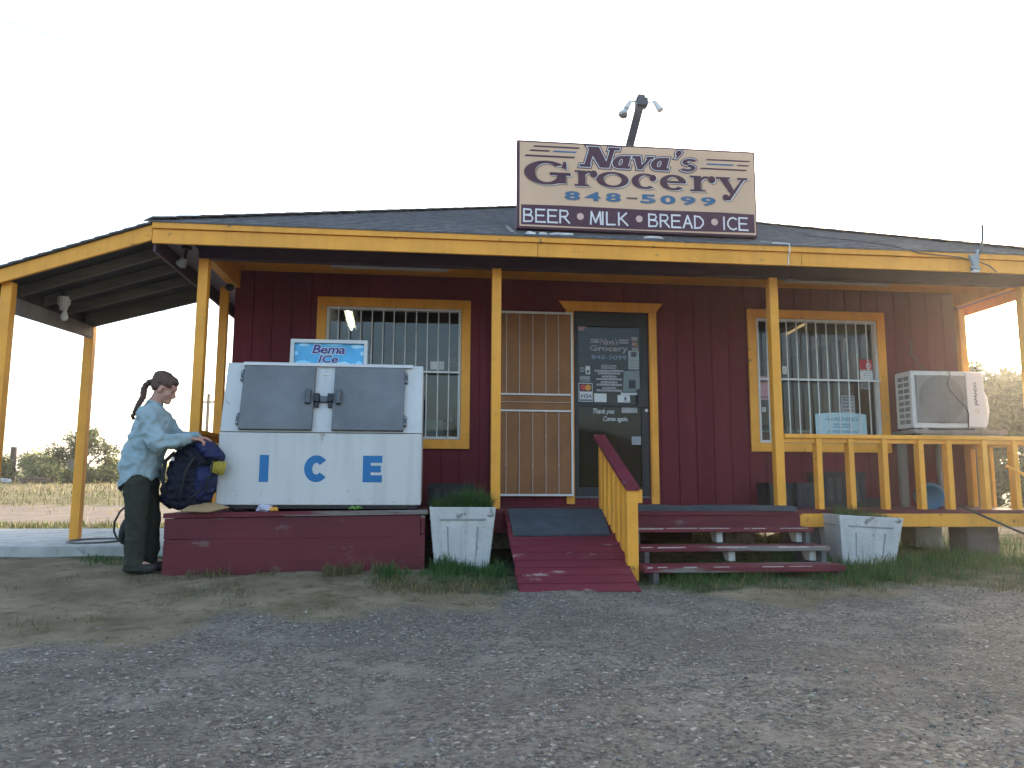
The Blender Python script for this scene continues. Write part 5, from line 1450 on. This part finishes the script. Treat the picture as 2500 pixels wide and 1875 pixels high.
# shelving far inside
for i, (xa, lab) in enumerate(((-1.9, 'dark shelf unit seen through the left window'), (3.0, 'dark shelf unit seen through the right window'))):
    p = thing('shelf_unit', lab, 'shelf', (0, 0, 0), 'shelf units inside the store')
    b = MB()
    for z in (.65, 1.0, 1.35, 1.7): b.box(xa, xa + 1.6, 2.6, 3.0, z, z + .03)
    b.box(xa, xa + .03, 2.6, 3.0, .602, 1.9); b.box(xa + 1.57, xa + 1.6, 2.6, 3.0, .602, 1.9); b.build('shelf_frame', INDARK, p)
    b = MB()
    for z in (.681, 1.031, 1.381):
        x = xa + .05
        while x < xa + 1.45: l = random.uniform(.07, .16); b.box(x, x + l - .012, 2.66, 2.94, z, z + random.uniform(.14, .26), random.randint(0, 2)); x += l
    b.build('goods', [INDARK, PAPERG, pmat('dull_red_goods', (.16, .05, .05), .6, .3, 8, 0)], p)
def ceil_lamp(x0, y0, x1, y1, z, label, lit):
    p = thing('interior_light', label, 'ceiling light', (0, 0, 0), 'fluorescent lights inside the store')
    b = MB(); b.beam((x0, y0, z + .035), (x1, y1, z + .035), .16, .05); b.build('housing', OFFW, p)
    d = Vector((x1 - x0, y1 - y0, 0)).normalized(); s = Vector((-d.y, d.x, 0)) * .035
    for k in (-1, 1):
        b = MB(); b.tube([Vector((x0, y0, z - .006)) + s * k, Vector((x1, y1, z - .006)) + s * k], .014, 8); b.build('tube', lit if k > 0 else LENS, p)
ceil_lamp(-1.63, .85, -1.70, 2.05, 2.93, 'lit fluorescent lamp inside the left window', TUBE)
ceil_lamp(4.22, 1.7, 4.10, .75, 2.93, 'fluorescent lamp inside the right window', emit_mat('dim_amber_tube', (1.0, .62, .30), .16))

# ---- litter on the platform
cb = tag((lambda b: (b.add([(-2.575, -1.965, .628), (-2.36, -1.972, .622), (-2.215, -1.900, .655), (-2.34, -1.845, .690), (-2.50, -1.850, .688)] +
                           [(-2.575, -1.960, .622), (-2.36, -1.967, .616), (-2.215, -1.893, .649), (-2.34, -1.838, .684), (-2.50, -1.843, .682)],
                           [(0, 1, 2, 3, 4), (9, 8, 7, 6, 5)] + [(i, (i + 1) % 5, 5 + (i + 1) % 5, 5 + i) for i in range(5)]), b.build('cardboard_sheet', CARD))[1])(MB()),
         'torn brown cardboard piece lying under the backpack', 'cardboard')
cb2 = MB(); cb2.prism([(-2.375, -1.70, .66), (-2.345, -1.70, .66), (-2.345, -1.70, .80), (-2.365, -1.70, .80)], (0, .10, 0)); tag(cb2.build('carton', CARD), 'narrow brown carton standing between backpack and freezer', 'carton')
wr = thing('snack_wrapper', 'crumpled white and orange snack wrapper in front of the freezer', 'litter')
def cr2(c, r, mat_, seed, nm):
    b = MB(); b.sell((0, 0, 0), r, .8, .8, n=20)
    b.v = [tuple(q * (1 + .5 * mnoise.noise(Vector((p[0] / r[0] * 2 + seed, p[1] / r[1] * 2, p[2] / r[2] * 2)))) + k for q, k in zip(p, c)) for p in b.v]
    return b.build(nm, mat_, wr)
cr2((-1.955, -1.835, .645), (.062, .035, .026), pmat('lilac_wrapper', (.40, .38, .46), .4, .4, 22, .3, 60), 2, 'wrapper_film')
cr2((-1.885, -1.845, .638), (.038, .025, .016), ORNG, 6, 'wrapper_end')
gl = MB(); rr = random.Random(4)
for i in range(14):
    a = rr.uniform(0, 6.28); l = rr.uniform(.03, .075); gl.tube([(-1.245, -1.775, .634), (-1.245 + math.cos(a) * l * .5, -1.775 + math.sin(a) * l * .3, .634 + rr.uniform(.004, .03)), (-1.245 + math.cos(a) * l, -1.775 + math.sin(a) * l * .4, .632 + rr.uniform(0, .035))], .003, 5)
tag(gl.build('plant_sprig', pmat('sprig_green', (.16, .32, .06), .5, .2, 9, 0)), 'bright green plant sprig lying on the platform edge', 'sprig')

# ---- things on the slab behind the person
wh = thing('hand_truck_wheel', 'black rubber wheel standing on the slab behind the person', 'wheel')
b = MB(); b.tube([(-3.53 + .02 * math.sin(t), -.42 + .105 * math.cos(t), .395 + .105 * math.sin(t)) for t in np.linspace(0, 6.283, 29)], .040, 10, caps=False); b.build('tyre', BLKR, wh, smooth=True)
b = MB(); b.cyl((-3.555, -.42, .395), (-3.50, -.42, .395), .075, n=20); b.build('hub', DSTEEL, wh)
b = MB(); b.tube([(-3.47, -.46, .67), (-3.53, -.46, .64), (-3.60, -.46, .57), (-3.645, -.46, .47), (-3.645, -.46, .38), (-3.61, -.46, .31), (-3.56, -.46, .272)], .0095, 8)
tag(b.build('rubber_hose', BLKR), 'black hose arching up from the slab behind the person', 'hose')
b = MB(); pts = []
for k in range(1):
    for t in np.linspace(0, 6.283, 30): pts.append((-3.985 + (.245 + .012 * k) * math.cos(t), -.02 + (.30 + .012 * k) * math.sin(t), .262 + .018 * k))
b.tube(pts, .010, 6); tag(b.build('coiled_hose', pmat('faded_hose', (.12, .11, .10), .6, .3, 8, .1, 60)), 'flat coil of faded hose lying on the concrete slab', 'hose')
# ================================================================== PERSON AND BACKPACK
SKIN = pmat('skin', (.42, .22, .16), .55, .06, 6, .02, 60, spec=.3)
HAIR = pmat('brown_hair', (.085, .045, .030), .55, .3, 30, .5, 140, stretch=(1, 1, .25), spec=.3)
SHIRT = pmat('light_blue_cloth', (.252, .328, .348), .85, .16, 5, .12, 50, spec=.15)
PANT = pmat('dark_olive_cloth', (.034, .036, .028), .9, .2, 6, .12, 70, spec=.12)
SHOE = pmat('dark_shoe', (.020, .018, .016), .7, .2, 8, .1, 60)
NAVY = pmat('navy_nylon', (.0055, .0065, .016), .7, .2, 6, .12, 60, spec=.25)
BLUE = pmat('royal_blue_nylon', (.008, .012, .055), .6, .18, 6, .12, 60, spec=.3)
MUST = pmat('mustard_foam', (.36, .27, .035), .75, .15, 8, .08, 60)

prs = thing('person', 'person in loose blue shirt and dark trousers, braided hair, bending over a backpack', 'person', (0, 0, 0))
PY = -1.82
def S2(a, dy=0.0): return (a[0], PY + dy, a[1])
parts = []
BOW = .26; HP = Vector((-2.838, 0, 1.565))
def bow_p(p):
    x, z = p[0] - HP.x, p[2] - HP.z
    return (HP.x - .014 + x * math.cos(BOW) + z * math.sin(BOW), p[1], HP.z + .004 - x * math.sin(BOW) + z * math.cos(BOW))
def bow(ps):
    out = []
    for q in ps:
        if q[0] == 'c': out.append(('c', bow_p(q[1]), q[2], bow_p(q[3]), q[4]))
        else: r = q[3] or (0, 0, 0); out.append(('e', bow_p(q[1]), q[2], (r[0], r[1] + BOW, r[2])))
    return out
# trunk, neck
parts += [('c', S2((-2.935, .95)), .112, S2((-2.880, 1.34)), .084), ('c', S2((-2.905, 1.40)), .075, S2((-2.855, 1.50)), .055), ('c', S2((-2.862, 1.47)), .055, S2((-2.812, 1.60)), .052)]
# head: skull, face, jaw, features (looking down to +X)
hd = [('e', S2((-2.798, 1.652)), (.097, .073, .083), (0, .28, 0)), ('e', S2((-2.768, 1.585)), (.062, .056, .082), (0, .15, 0)),
          ('e', S2((-2.745, 1.520)), (.032, .034, .022), (0, .2, 0)), ('e', S2((-2.722, 1.632)), (.024, .052, .026), None),
          ('c', S2((-2.712, 1.608)), .009, S2((-2.696, 1.572)), .0125), ('e', S2((-2.706, 1.562)), (.012, .016, .009), None),
          ('e', S2((-2.722, 1.540)), (.013, .020, .008), None), ('e', S2((-2.724, 1.529)), (.012, .018, .008), None)]
for s in (-1, 1):
    hd += [('e', S2((-2.752, 1.578), s * .036), (.032, .026, .03), None), ('e', S2((-2.800, 1.600), s * .072), (.019, .010, .031), (0, .25, 0)),
              ('e', S2((-2.792, 1.60), s * .078), (.008, .006, .018), None), ('e', S2((-2.722, 1.605), s * .031), (.012, .016, .009), None)]
parts += bow(hd)
# arms
def hand(wr_, fdir, side, spread=1.0):
    """wr_: wrist, fdir: forward direction of the palm"""
    out = []; f = Vector(fdir).normalized(); sd = Vector((0, 1, 0)); up = sd.cross(f) * -1
    up = f.cross(sd); up = up if up.z > 0 else -up
    w0 = Vector(wr_); pc = w0 + f * .052
    for k in (-1.3, -.45, .45, 1.3): out.append(('c', w0 + f * .015 + sd * .014 * k, .014, w0 + f * .085 + sd * .0165 * k, .0125))
    for k, ln in ((-1.5, .066), (-.5, .078), (.5, .082), (1.5, .072)):
        ln *= .95
        k = k * side
        b0 = w0 + f * .088 + sd * .0165 * k; m1 = b0 + f * ln * .42 - up * ln * .16; m2 = m1 + f * ln * .20 - up * ln * .34; t = m2 - up * ln * .24 - f * ln * .02
        out += [('c', b0, .0096, m1, .0088), ('c', m1, .0088, m2, .0080), ('c', m2, .0080, t, .0068)]
    th0 = w0 + f * .030 + sd * .030 * side; th1 = th0 + f * .028 + sd * .020 * side - up * .012; th2 = th1 + f * .028 + sd * .002 * side - up * .016
    out += [('c', w0 + f * .02 + sd * .018 * side, .015, th1, .0105), ('c', th1, .0100, th2, .0075)]
    return out
RS, RE, RW = (-2.866, PY - .160, 1.372), (-2.752, PY - .215, 1.160), (-2.560, PY - .085, 1.200)
LS, LE, LW = (-2.862, PY + .160, 1.372), (-2.730, PY + .215, 1.185), (-2.545, PY + .080, 1.222)
parts += [('c', RS, .05, RE, .040), ('c', RE, .038, RW, .025), ('c', LS, .05, LE, .040), ('c', LE, .038, LW, .025)]
parts += hand(RW, (.93, .12, -.10), 1) + hand(LW, (.93, -.12, -.16), -1)
# legs
HR, KR, AR = (-2.930, PY - .09, .88), (-2.912, PY - .09, .54), (-2.925, PY - .08, .235)
HL, KL, AL = (-2.925, PY + .09, .88), (-2.880, PY + .10, .54), (-2.875, PY + .11, .235)
for h_, k_, a_ in ((HR, KR, AR), (HL, KL, AL)):
    parts += [('c', h_, .085, k_, .055), ('c', k_, .055, a_, .036), ('c', a_, .035, (a_[0] + .12, a_[1], .195), .028)]
blob('body', parts, .0048, SKIN, prs, 2)
# eyes and brow
b = MB()
for s in (-1, 1): b.sell(bow_p(S2((-2.709, 1.606), s * .032)), (.006, .010, .0045), n=10)
b.build('eye', pmat('eye_dark', (.02, .015, .012), .3, .1, 9, 0), prs, smooth=True)
# hair: cap, back, gathered braid
hp = [('e', S2((-2.812, 1.672)), (.103, .081, .080), (0, .42, 0)), ('e', S2((-2.845, 1.635)), (.058, .072, .062), (0, .3, 0)), ('e', S2((-2.745, 1.688)), (.050, .062, .040), (0, .7, 0)),
      ('e', S2((-2.874, 1.632)), (.030, .036, .034), None)]
for s in (-1, 1): hp += [('e', S2((-2.838, 1.625), s * .058), (.040, .020, .034), None), ('e', S2((-2.765, 1.662), s * .064), (.050, .016, .028), (0, .5, 0))]
ho_ = blob('hair', bow(hp), .006, HAIR, prs, 3, wrinkle=(.010, (34, 34, 10)))
bp_ = [Vector(S2(q)) for q in ((-2.880, 1.668), (-2.915, 1.655), (-2.940, 1.615), (-2.940, 1.572), (-2.932, 1.538), (-2.942, 1.505), (-2.954, 1.472), (-2.966, 1.438), (-2.980, 1.402), (-2.997, 1.358))]
bp_ = [p + Vector((-.006 * min(i, 5) / 5, -.075 * min(i, 6) / 6, 0)) for i, p in enumerate(bp_)]
br_ = []
tot = 24
for i in range(tot):
    t = i / (tot - 1) * (len(bp_) - 1); k = min(int(t), len(bp_) - 2); p = bp_[k].lerp(bp_[k + 1], t - k)
    r = .022 * (1 - .40 * i / tot); s = .009 * (1 if i % 2 else -1)
    br_.append(('e', p + Vector((s * .5, s, 0)), (r, r * .95, r * 1.15), (.4 * (1 if i % 2 else -1), .3, 0)))
blob('braid', br_, .0045, HAIR, prs, 1, wrinkle=(.004, (40, 40, 40)))
# shirt
sp = [('loft', [(.74, -3.060, -2.830, .165, PY), (.82, -3.080, -2.815, .180, PY), (.90, -3.092, -2.800, .186, PY), (.98, -3.094, -2.790, .186, PY), (1.06, -3.080, -2.778, .182, PY), (1.16, -3.050, -2.762, .176, PY),
               (1.27, -3.008, -2.752, .170, PY), (1.35, -2.978, -2.756, .166, PY), (1.41, -2.955, -2.770, .152, PY), (1.455, -2.930, -2.795, .112, PY), (1.490, -2.915, -2.812, .070, PY)]),
      ('c', (-2.880, PY - .115, 1.400), .066, (-2.880, PY + .115, 1.400), .066),
      ('e', S2((-2.872, 1.478)), (.066, .068, .030), (0, .45, 0))]
for A, B_, C_, s in ((RS, RE, RW, -1), (LS, LE, LW, 1)):
    A, B_, C_ = Vector(A), Vector(B_), Vector(C_)
    c1 = C_ - (C_ - B_).normalized() * .015
    sp += [('c', A, .082, B_, .074), ('c', B_, .078, c1, .047), ('e', B_.lerp(C_, .35) + Vector((0, 0, -.022)), (.085, .052, .058), (0, -.1, 0)), ('c', c1 - Vector((.03, 0, 0)), .052, c1, .050)]
def hemcut(c):
    if c.x > -2.78 and c.z > 1.05: return False          # sleeves
    t = max(0, min(1, (c.x + 3.08) / .27))
    hem = .775 + .115 * min(1, t * 1.7) - .018 * max(0, (t - .7) / .3) + .012 * math.sin(c.y * 40 + c.x * 9)
    return c.z < hem
blob('shirt', sp, .0085, SHIRT, prs, 4, wrinkle=(.021, (7,)), cut=hemcut)
b = MB(); b.tube([(S2((-2.895, 1.497), -.05)), S2((-2.862, 1.492), -.062), S2((-2.822, 1.478), -.048), S2((-2.805, 1.468), 0), S2((-2.822, 1.478), .048), S2((-2.862, 1.492), .062), S2((-2.895, 1.497), .05), S2((-2.915, 1.505), 0), S2((-2.895, 1.497), -.05)], .011, 8)
b.build('collar', SHIRT, prs, smooth=True)
# trousers
tp_ = [('e', S2((-2.940, .890)), (.118, .158, .118), None), ('c', S2((-2.942, .90)), .116, S2((-2.935, 1.01)), .112)]
for h_, k_, a_ in ((HR, KR, AR), (HL, KL, AL)):
    a2 = (a_[0] + .01, a_[1], .12)
    tp_ += [('c', (h_[0], h_[1], .86), .104, k_, .082), ('c', k_, .082, a2, .074)]
blob('trousers', tp_, .009, PANT, prs, 4, wrinkle=(.014, (6,)), cut=lambda c: c.z < .160)
for a_ in (AR, AL):
    b = MB(); gz0 = float(gz(a_[0], a_[1])) ; b.sell((a_[0] + .055, a_[1], gz0 + .040), (.125, .046, .042), .8, .8, n=18); b.sell((a_[0] + .005, a_[1], gz0 + .065), (.055, .044, .055), .9, .9, n=16)
    b.build('shoe', SHOE, prs, smooth=True)

# backpack
bk = thing('backpack', 'large navy hiking backpack with a blue lid standing on the platform corner', 'backpack', (0, 0, 0))
blob('pack_body', [('s', (-2.565, -1.755, .855), (.165, .150, .225), .55, (0, .10, 0)), ('e', (-2.600, -1.755, .78), (.185, .160, .150), (0, .1, 0)), ('s', (-2.525, -1.755, 1.03), (.135, .145, .115), .6, (0, .35, 0)),
                   ('e', (-2.655, -1.755, .96), (.085, .15, .17), (0, .25, 0)), ('e', (-2.70, -1.755, .76), (.095, .14, .125), None)], .010, NAVY, bk, 3, wrinkle=(.024, (9,)))
blob('lid', [('e', (-2.425, -1.770, 1.105), (.130, .165, .072), (0, .62, 0)), ('e', (-2.470, -1.765, 1.150), (.075, .15, .045), (0, .4, 0)), ('e', (-2.355, -1.775, 1.060), (.050, .15, .055), (0, .9, 0))], .008, BLUE, bk, 3, wrinkle=(.016, (10,)))
blob('front_pocket', [('e', (-2.440, -1.785, .865), (.085, .155, .150), (0, .05, 0)), ('e', (-2.455, -1.785, .76), (.07, .14, .08), None)], .008, BLUE, bk, 3, wrinkle=(.018, (10,)))
b = MB()
M = Matrix.Rotation(.22, 3, 'Y')
for i in range(6):
    c = M @ Vector((-.048 + .0195 * i, 0, 0)) + Vector((-2.335, -1.850, .972))
    a, d = c + M @ Vector((0, 0, -.052)), c + M @ Vector((0, 0, .052)); b.tube([a, d], .0115, 10)
b.build('foam_pad', MUST, bk, smooth=True)
b = MB(); b.tube([(-2.660, -1.885, 1.09), (-2.725, -1.900, 1.02), (-2.742, -1.900, .90), (-2.715, -1.905, .76)], .016, 8); b.tube([(-2.50, -1.920, 1.05), (-2.55, -1.940, .95), (-2.58, -1.940, .80), (-2.60, -1.925, .70)], .010, 6)
b.tube([(-2.43, -1.930, .80), (-2.47, -1.940, .76), (-2.53, -1.940, .70)], .007, 6); b.tube([(-2.36, -1.915, 1.02), (-2.365, -1.940, .92), (-2.40, -1.940, .78)], .008, 6)
b.build('strap', BLKR, bk, smooth=True)
b = MB(); b.sell((-2.665, -1.920, 1.035), (.012, .006, .016), .5, .5, n=10); b.build('buckle', OFFW, bk)
# ================================================================== TREES AND BUSHES
BARK = pmat('bark', (.055, .045, .035), .9, .3, 10, .4, 40, stretch=(1, 1, .3))
LD = leaf_mat('dark_leaf', (.042, .060, .020), .4, .45)
LM = leaf_mat('mid_leaf', (.125, .145, .050), .4, .5)
LL = leaf_mat('light_leaf', (.26, .27, .12), .3, .55)
def leaves(centers, n, size, rad, mis):
    """n leaf quads gathered in small sprays round the given clump centres"""
    c = np.asarray(centers)[RNG.integers(0, len(centers), n)]
    r = np.asarray(rad)[:, None] if np.ndim(rad) else rad
    p = c + RNG.normal(0, 1, (n, 3)) * rad
    a = RNG.normal(0, 1, (n, 3)); a /= np.linalg.norm(a, axis=1, keepdims=True)
    t = RNG.normal(0, 1, (n, 3)); b_ = np.cross(a, t); b_ /= np.linalg.norm(b_, axis=1, keepdims=True)
    s = size * RNG.uniform(.6, 1.3, n)[:, None]
    V = np.stack([p - a * s, p + b_ * s * .42, p + a * s, p - b_ * s * .42], 1).reshape(-1, 3)
    F = np.arange(4 * n).reshape(n, 4)
    return V, F, RNG.choice(mis, n)
def crown(name, blobs, nclump, nleaf, size, spray, mats, w, parent, wild=.0):
    """blobs: (centre, radii) ellipsoids filled with clump centres towards their shells"""
    cs = []
    vol = np.array([q[1][0] * q[1][1] * q[1][2] for q in blobs]) ** .66; vol /= vol.sum()
    for (c, r), f in zip(blobs, vol):
        k = max(4, int(nclump * f)); d = RNG.normal(0, 1, (k, 3)); d /= np.linalg.norm(d, axis=1, keepdims=True)
        rr = RNG.random((k, 1)) ** .38
        cs.append(np.array(c) + d * rr * np.array(r) * (1 + wild * RNG.normal(0, 1, (k, 1))))
    cs = np.concatenate(cs)
    mis = np.repeat(np.arange(len(mats)), w)
    V, F, mi = leaves(cs, nleaf, size, spray, mis)
    return npmesh(name, V, F, mats, parent=parent, mi=mi), cs
def tree(name, label, base, h, blobs, nclump, nleaf, size, spray, mats, w, trunk_r, group, wild=.05, limbs=7, cat='tree'):
    x, y = base; z = float(gz(x, y)); t = thing(name, label, cat, (0, 0, 0), group)
    bl = [((x + c[0], y + c[1], z + c[2]), r) for c, r in blobs]
    _, cs = crown('crown', bl, nclump, nleaf, size, spray, mats, w, t, wild)
    b = MB(); top = np.mean([q[0] for q in bl], 0); fork = Vector((x + (top[0] - x) * .3, y, z + (top[2] - z) * .45))
    b.tube([(x, y, z - .1), Vector((x, y, z)).lerp(fork, .5) + Vector((.05 * h * .2, 0, 0)), fork], [trunk_r, trunk_r * .8, trunk_r * .65], 9)
    for i in range(limbs):
        e = Vector(cs[RNG.integers(0, len(cs))]); m = fork.lerp(e, .5) + Vector((0, 0, .08 * h)) * random.uniform(-.5, 1)
        b.tube([fork - Vector((0, 0, trunk_r)), m, e], [trunk_r * .5, trunk_r * .3, trunk_r * .08], 6)
    b.build('trunk', BARK, t)
    return t
BG = 'bushes along the far side of the field'
# left field: mesquite tree and scrub
tree('mesquite_tree', 'dark spreading mesquite tree behind the left canopy post', (-20.75, 38), 3.4,
     [((0, 0, 2.35), (1.0, 1.0, .65)), ((-.9, 0, 1.9), (.9, .9, .45)), ((1.0, 0, 1.95), (.85, .8, .40)), ((.1, 0, 2.85), (.65, .65, .3)), ((1.35, .2, 1.35), (.5, .5, .22)), ((-.5, 0, 1.4), (.8, .7, .35))],
     120, 5200, .085, .14, [LD, LM], [4, 1], .13, None, .10)
def bush(label, base, r, hgt, mats, w, n, size=.10, nm='bush', grp=BG):
    x, y = base; z = float(gz(x, y)); t = thing(nm, label, 'bush', (0, 0, 0), grp)
    bl = []
    for i in range(7):
        a = random.uniform(0, 6.28); q = random.uniform(0, .65); bl.append(((x + r * q * math.cos(a), y + r * q * math.sin(a), z + hgt * random.uniform(.25, .72)), (r * random.uniform(.3, .55), r * .45, hgt * random.uniform(.2, .36))))
    _, cs = crown('foliage', bl, 60, n, size, size * 1.7, mats, w, t, .12)
    b = MB()
    for i in range(6): e = Vector(cs[RNG.integers(0, len(cs))]); b.tube([(x, y, z - .05), Vector((x, y, z)).lerp(e, .5) + Vector((0, 0, .1)), e], [.03, .02, .006], 5)
    b.build('stem', BARK, t)
    return t
bush('tall pale green bush at the left edge beside the wooden post', (-26.2, 38.5), 1.5, 2.3, [LL, LM], [3, 2], 3000)
bush('pale green bush just right of the wooden post', (-23.6, 38.8), 1.4, 1.95, [LL, LM], [3, 2], 2600)
bush('deep green bush in front of the wooden post', (-24.3, 36.2), 1.3, 1.35, [LM, LD], [3, 2], 2600)
bush('broad mid green bush left of the mesquite tree', (-22.3, 37.2), 1.5, 2.0, [LM, LL], [3, 2], 3200)
bush('low olive bush under the mesquite tree', (-21.6, 35.6), 1.1, .95, [LM, LL], [2, 2], 1800)
bush('light green bush right of the canopy post', (-19.4, 38.8), 1.2, 1.5, [LL, LM], [4, 1], 2400)
bush('dark low bush close behind the person', (-18.6, 35.2), 1.3, .75, [LD, LM], [3, 1], 2200)
bush('light olive bush farther right behind the person', (-17.2, 40), 1.7, 1.55, [LL, LM], [3, 1], 2600)
bush('small dark shrub low between post and person', (-19.7, 34.5), .9, .65, [LD, LM], [3, 1], 1500)
# far scrub that reads as one mass
far = []
for i in range(70):
    x = random.uniform(-60, -4); y = random.uniform(55, 80); far.append(((x, y, float(gz(x, y)) + .5), (random.uniform(1, 2.6), 1.2, random.uniform(.5, 1.05))))
t_, _ = crown('far_scrub', far, 900, 9000, .22, .35, [LM, LL, LD], [2, 2, 1], None, .1); t_['kind'] = 'stuff'; t_['label'] = 'distant scrub along the horizon'
# wooden post, debris
b = MB(); z0 = float(gz(-24.5, 38)); b.tube([(-24.5, 38, z0 - .1), (-24.5, 38, z0 + 2.05)], [.17, .16], 10); tag(b.build('wooden_post', pmat('dark_post', (.06, .04, .035), .9, .3, 9, .3, 30)), 'thick dark wooden post standing up among the left bushes', 'post')
def debris(name, c, r, m, label, cat, seed):
    z0 = float(gz(c[0], c[1])); return crumple(name, (c[0], c[1], z0 + c[2]), r, label, cat, m, seed, None, 14, .4)
debris('white_slab', (-23.2, 34.2, .12), (.62, .25, .14), CONC, 'flat white block lying at the edge of the dry grass', 'block', 4)
debris('white_rock', (-25.1, 34.6, .14), (.16, .14, .16), CONC, 'small white stone at the foot of the left bushes', 'stone', 9)
debris('brush_pile', (-21.4, 34.4, .14), (.75, .35, .17), pmat('brown_brush', (.10, .055, .035), .9, .4, 9, .4, 30), 'brown brush pile under the mesquite tree', 'brush pile', 13)
# shed-like pale posts by the tree
b = MB(); z0 = float(gz(-20.6, 36.5)); b.box(-20.85, -20.35, 36.5, 36.6, z0 - .05, z0 + 1.35); tag(b.build('board_fence', pmat('weathered_board', (.12, .095, .075), .9, .3, 6, .3, 20, stretch=(3, 1, .3))), 'short weathered board fence beside the mesquite trunk', 'fence')
# utility pole and wires
up_ = thing('utility_pole', 'thin grey utility pole with a cross arm seen between the yellow posts', 'utility pole')
z0 = float(gz(-20.2, 60)); b = MB(); b.tube([(-20.2, 60, z0), (-20.2, 60, 8.6)], [.16, .13], 9); b.build('pole', BARK, up_)
b = MB(); b.beam((-20.95, 60, 7.83), (-19.55, 60, 7.86), .14, .15); b.build('cross_arm', BARK, up_)
def wire(name, p0, p1, sag, r, label):
    p0, p1 = Vector(p0), Vector(p1); b = MB()
    b.tube([p0.lerp(p1, t) - Vector((0, 0, sag * 4 * t * (1 - t))) for t in np.linspace(0, 1, 15)], r, 5); return tag(b.build(name, CAB), label, 'wire')
wire('power_line', (-38, 40, 10.9), (-6, 40, 13.3), 1.05, .013, 'thin power line crossing the sky below the canopy roof')
wire('power_line', (-15, 14, 14.8), (-4, 14, 12.0), .12, .006, 'faint upper wire near the top left corner of the sky')
wire('power_line', (-15, 14, 12.65), (-2, 14, 9.6), .12, .006, 'faint lower wire in the left of the sky')

# right side: dense trees behind the porch end
TG = 'trees behind the right end of the store'
mk = [leaf_mat('right_dark_leaf', (.020, .032, .011), .4, .30), leaf_mat('right_mid_leaf', (.036, .054, .017), .4, .34), leaf_mat('right_light_leaf', (.070, .090, .030), .35, .38)]  # darker leaf greens for the right-hand trees and shrubs
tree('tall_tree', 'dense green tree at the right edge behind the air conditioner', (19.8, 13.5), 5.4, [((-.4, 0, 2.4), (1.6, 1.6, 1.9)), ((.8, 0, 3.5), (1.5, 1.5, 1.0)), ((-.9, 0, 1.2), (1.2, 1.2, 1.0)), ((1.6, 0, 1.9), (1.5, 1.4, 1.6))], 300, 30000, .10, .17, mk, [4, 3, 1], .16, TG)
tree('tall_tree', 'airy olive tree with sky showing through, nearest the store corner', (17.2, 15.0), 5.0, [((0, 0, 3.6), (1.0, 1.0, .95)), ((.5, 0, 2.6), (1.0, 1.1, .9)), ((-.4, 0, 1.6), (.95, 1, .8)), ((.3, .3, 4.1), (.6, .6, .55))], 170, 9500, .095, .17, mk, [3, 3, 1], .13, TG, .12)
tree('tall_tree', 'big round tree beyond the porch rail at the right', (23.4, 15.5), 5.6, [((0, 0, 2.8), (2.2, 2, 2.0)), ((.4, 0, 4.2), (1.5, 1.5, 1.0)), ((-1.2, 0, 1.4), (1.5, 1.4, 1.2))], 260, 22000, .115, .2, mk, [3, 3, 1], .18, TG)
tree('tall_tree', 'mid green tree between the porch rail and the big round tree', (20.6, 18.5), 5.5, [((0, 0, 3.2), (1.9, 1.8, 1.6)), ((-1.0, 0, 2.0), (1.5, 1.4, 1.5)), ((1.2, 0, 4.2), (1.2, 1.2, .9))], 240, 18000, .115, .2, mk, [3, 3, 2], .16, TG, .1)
RB = 'shrubs at the right behind the porch'
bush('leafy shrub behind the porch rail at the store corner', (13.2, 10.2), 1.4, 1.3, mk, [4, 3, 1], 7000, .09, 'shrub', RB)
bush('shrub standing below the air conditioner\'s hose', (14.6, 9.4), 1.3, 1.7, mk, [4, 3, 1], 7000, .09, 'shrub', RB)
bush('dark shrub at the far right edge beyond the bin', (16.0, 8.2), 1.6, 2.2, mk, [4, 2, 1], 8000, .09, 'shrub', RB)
# ================================================================== HAZE
hz_m = bpy.data.materials.new('glare_haze'); hz_m.use_nodes = True  # haze in the air that also imitates veiling lens glare towards the sun
t_ = hz_m.node_tree; t_.nodes.remove(t_.nodes['Principled BSDF'])
pv_ = t_.nodes.new('ShaderNodeVolumePrincipled'); pv_.inputs['Color'].default_value = (1.0, .97, .92, 1)
pv_.inputs['Density'].default_value = .0011; pv_.inputs['Anisotropy'].default_value = .66
t_.links.new(pv_.outputs[0], t_.nodes['Material Output'].inputs['Volume'])
b = MB(); b.box(-1700, 1700, -800, 2600, -4, 42); o = b.build('haze', hz_m); o['kind'] = 'stuff'
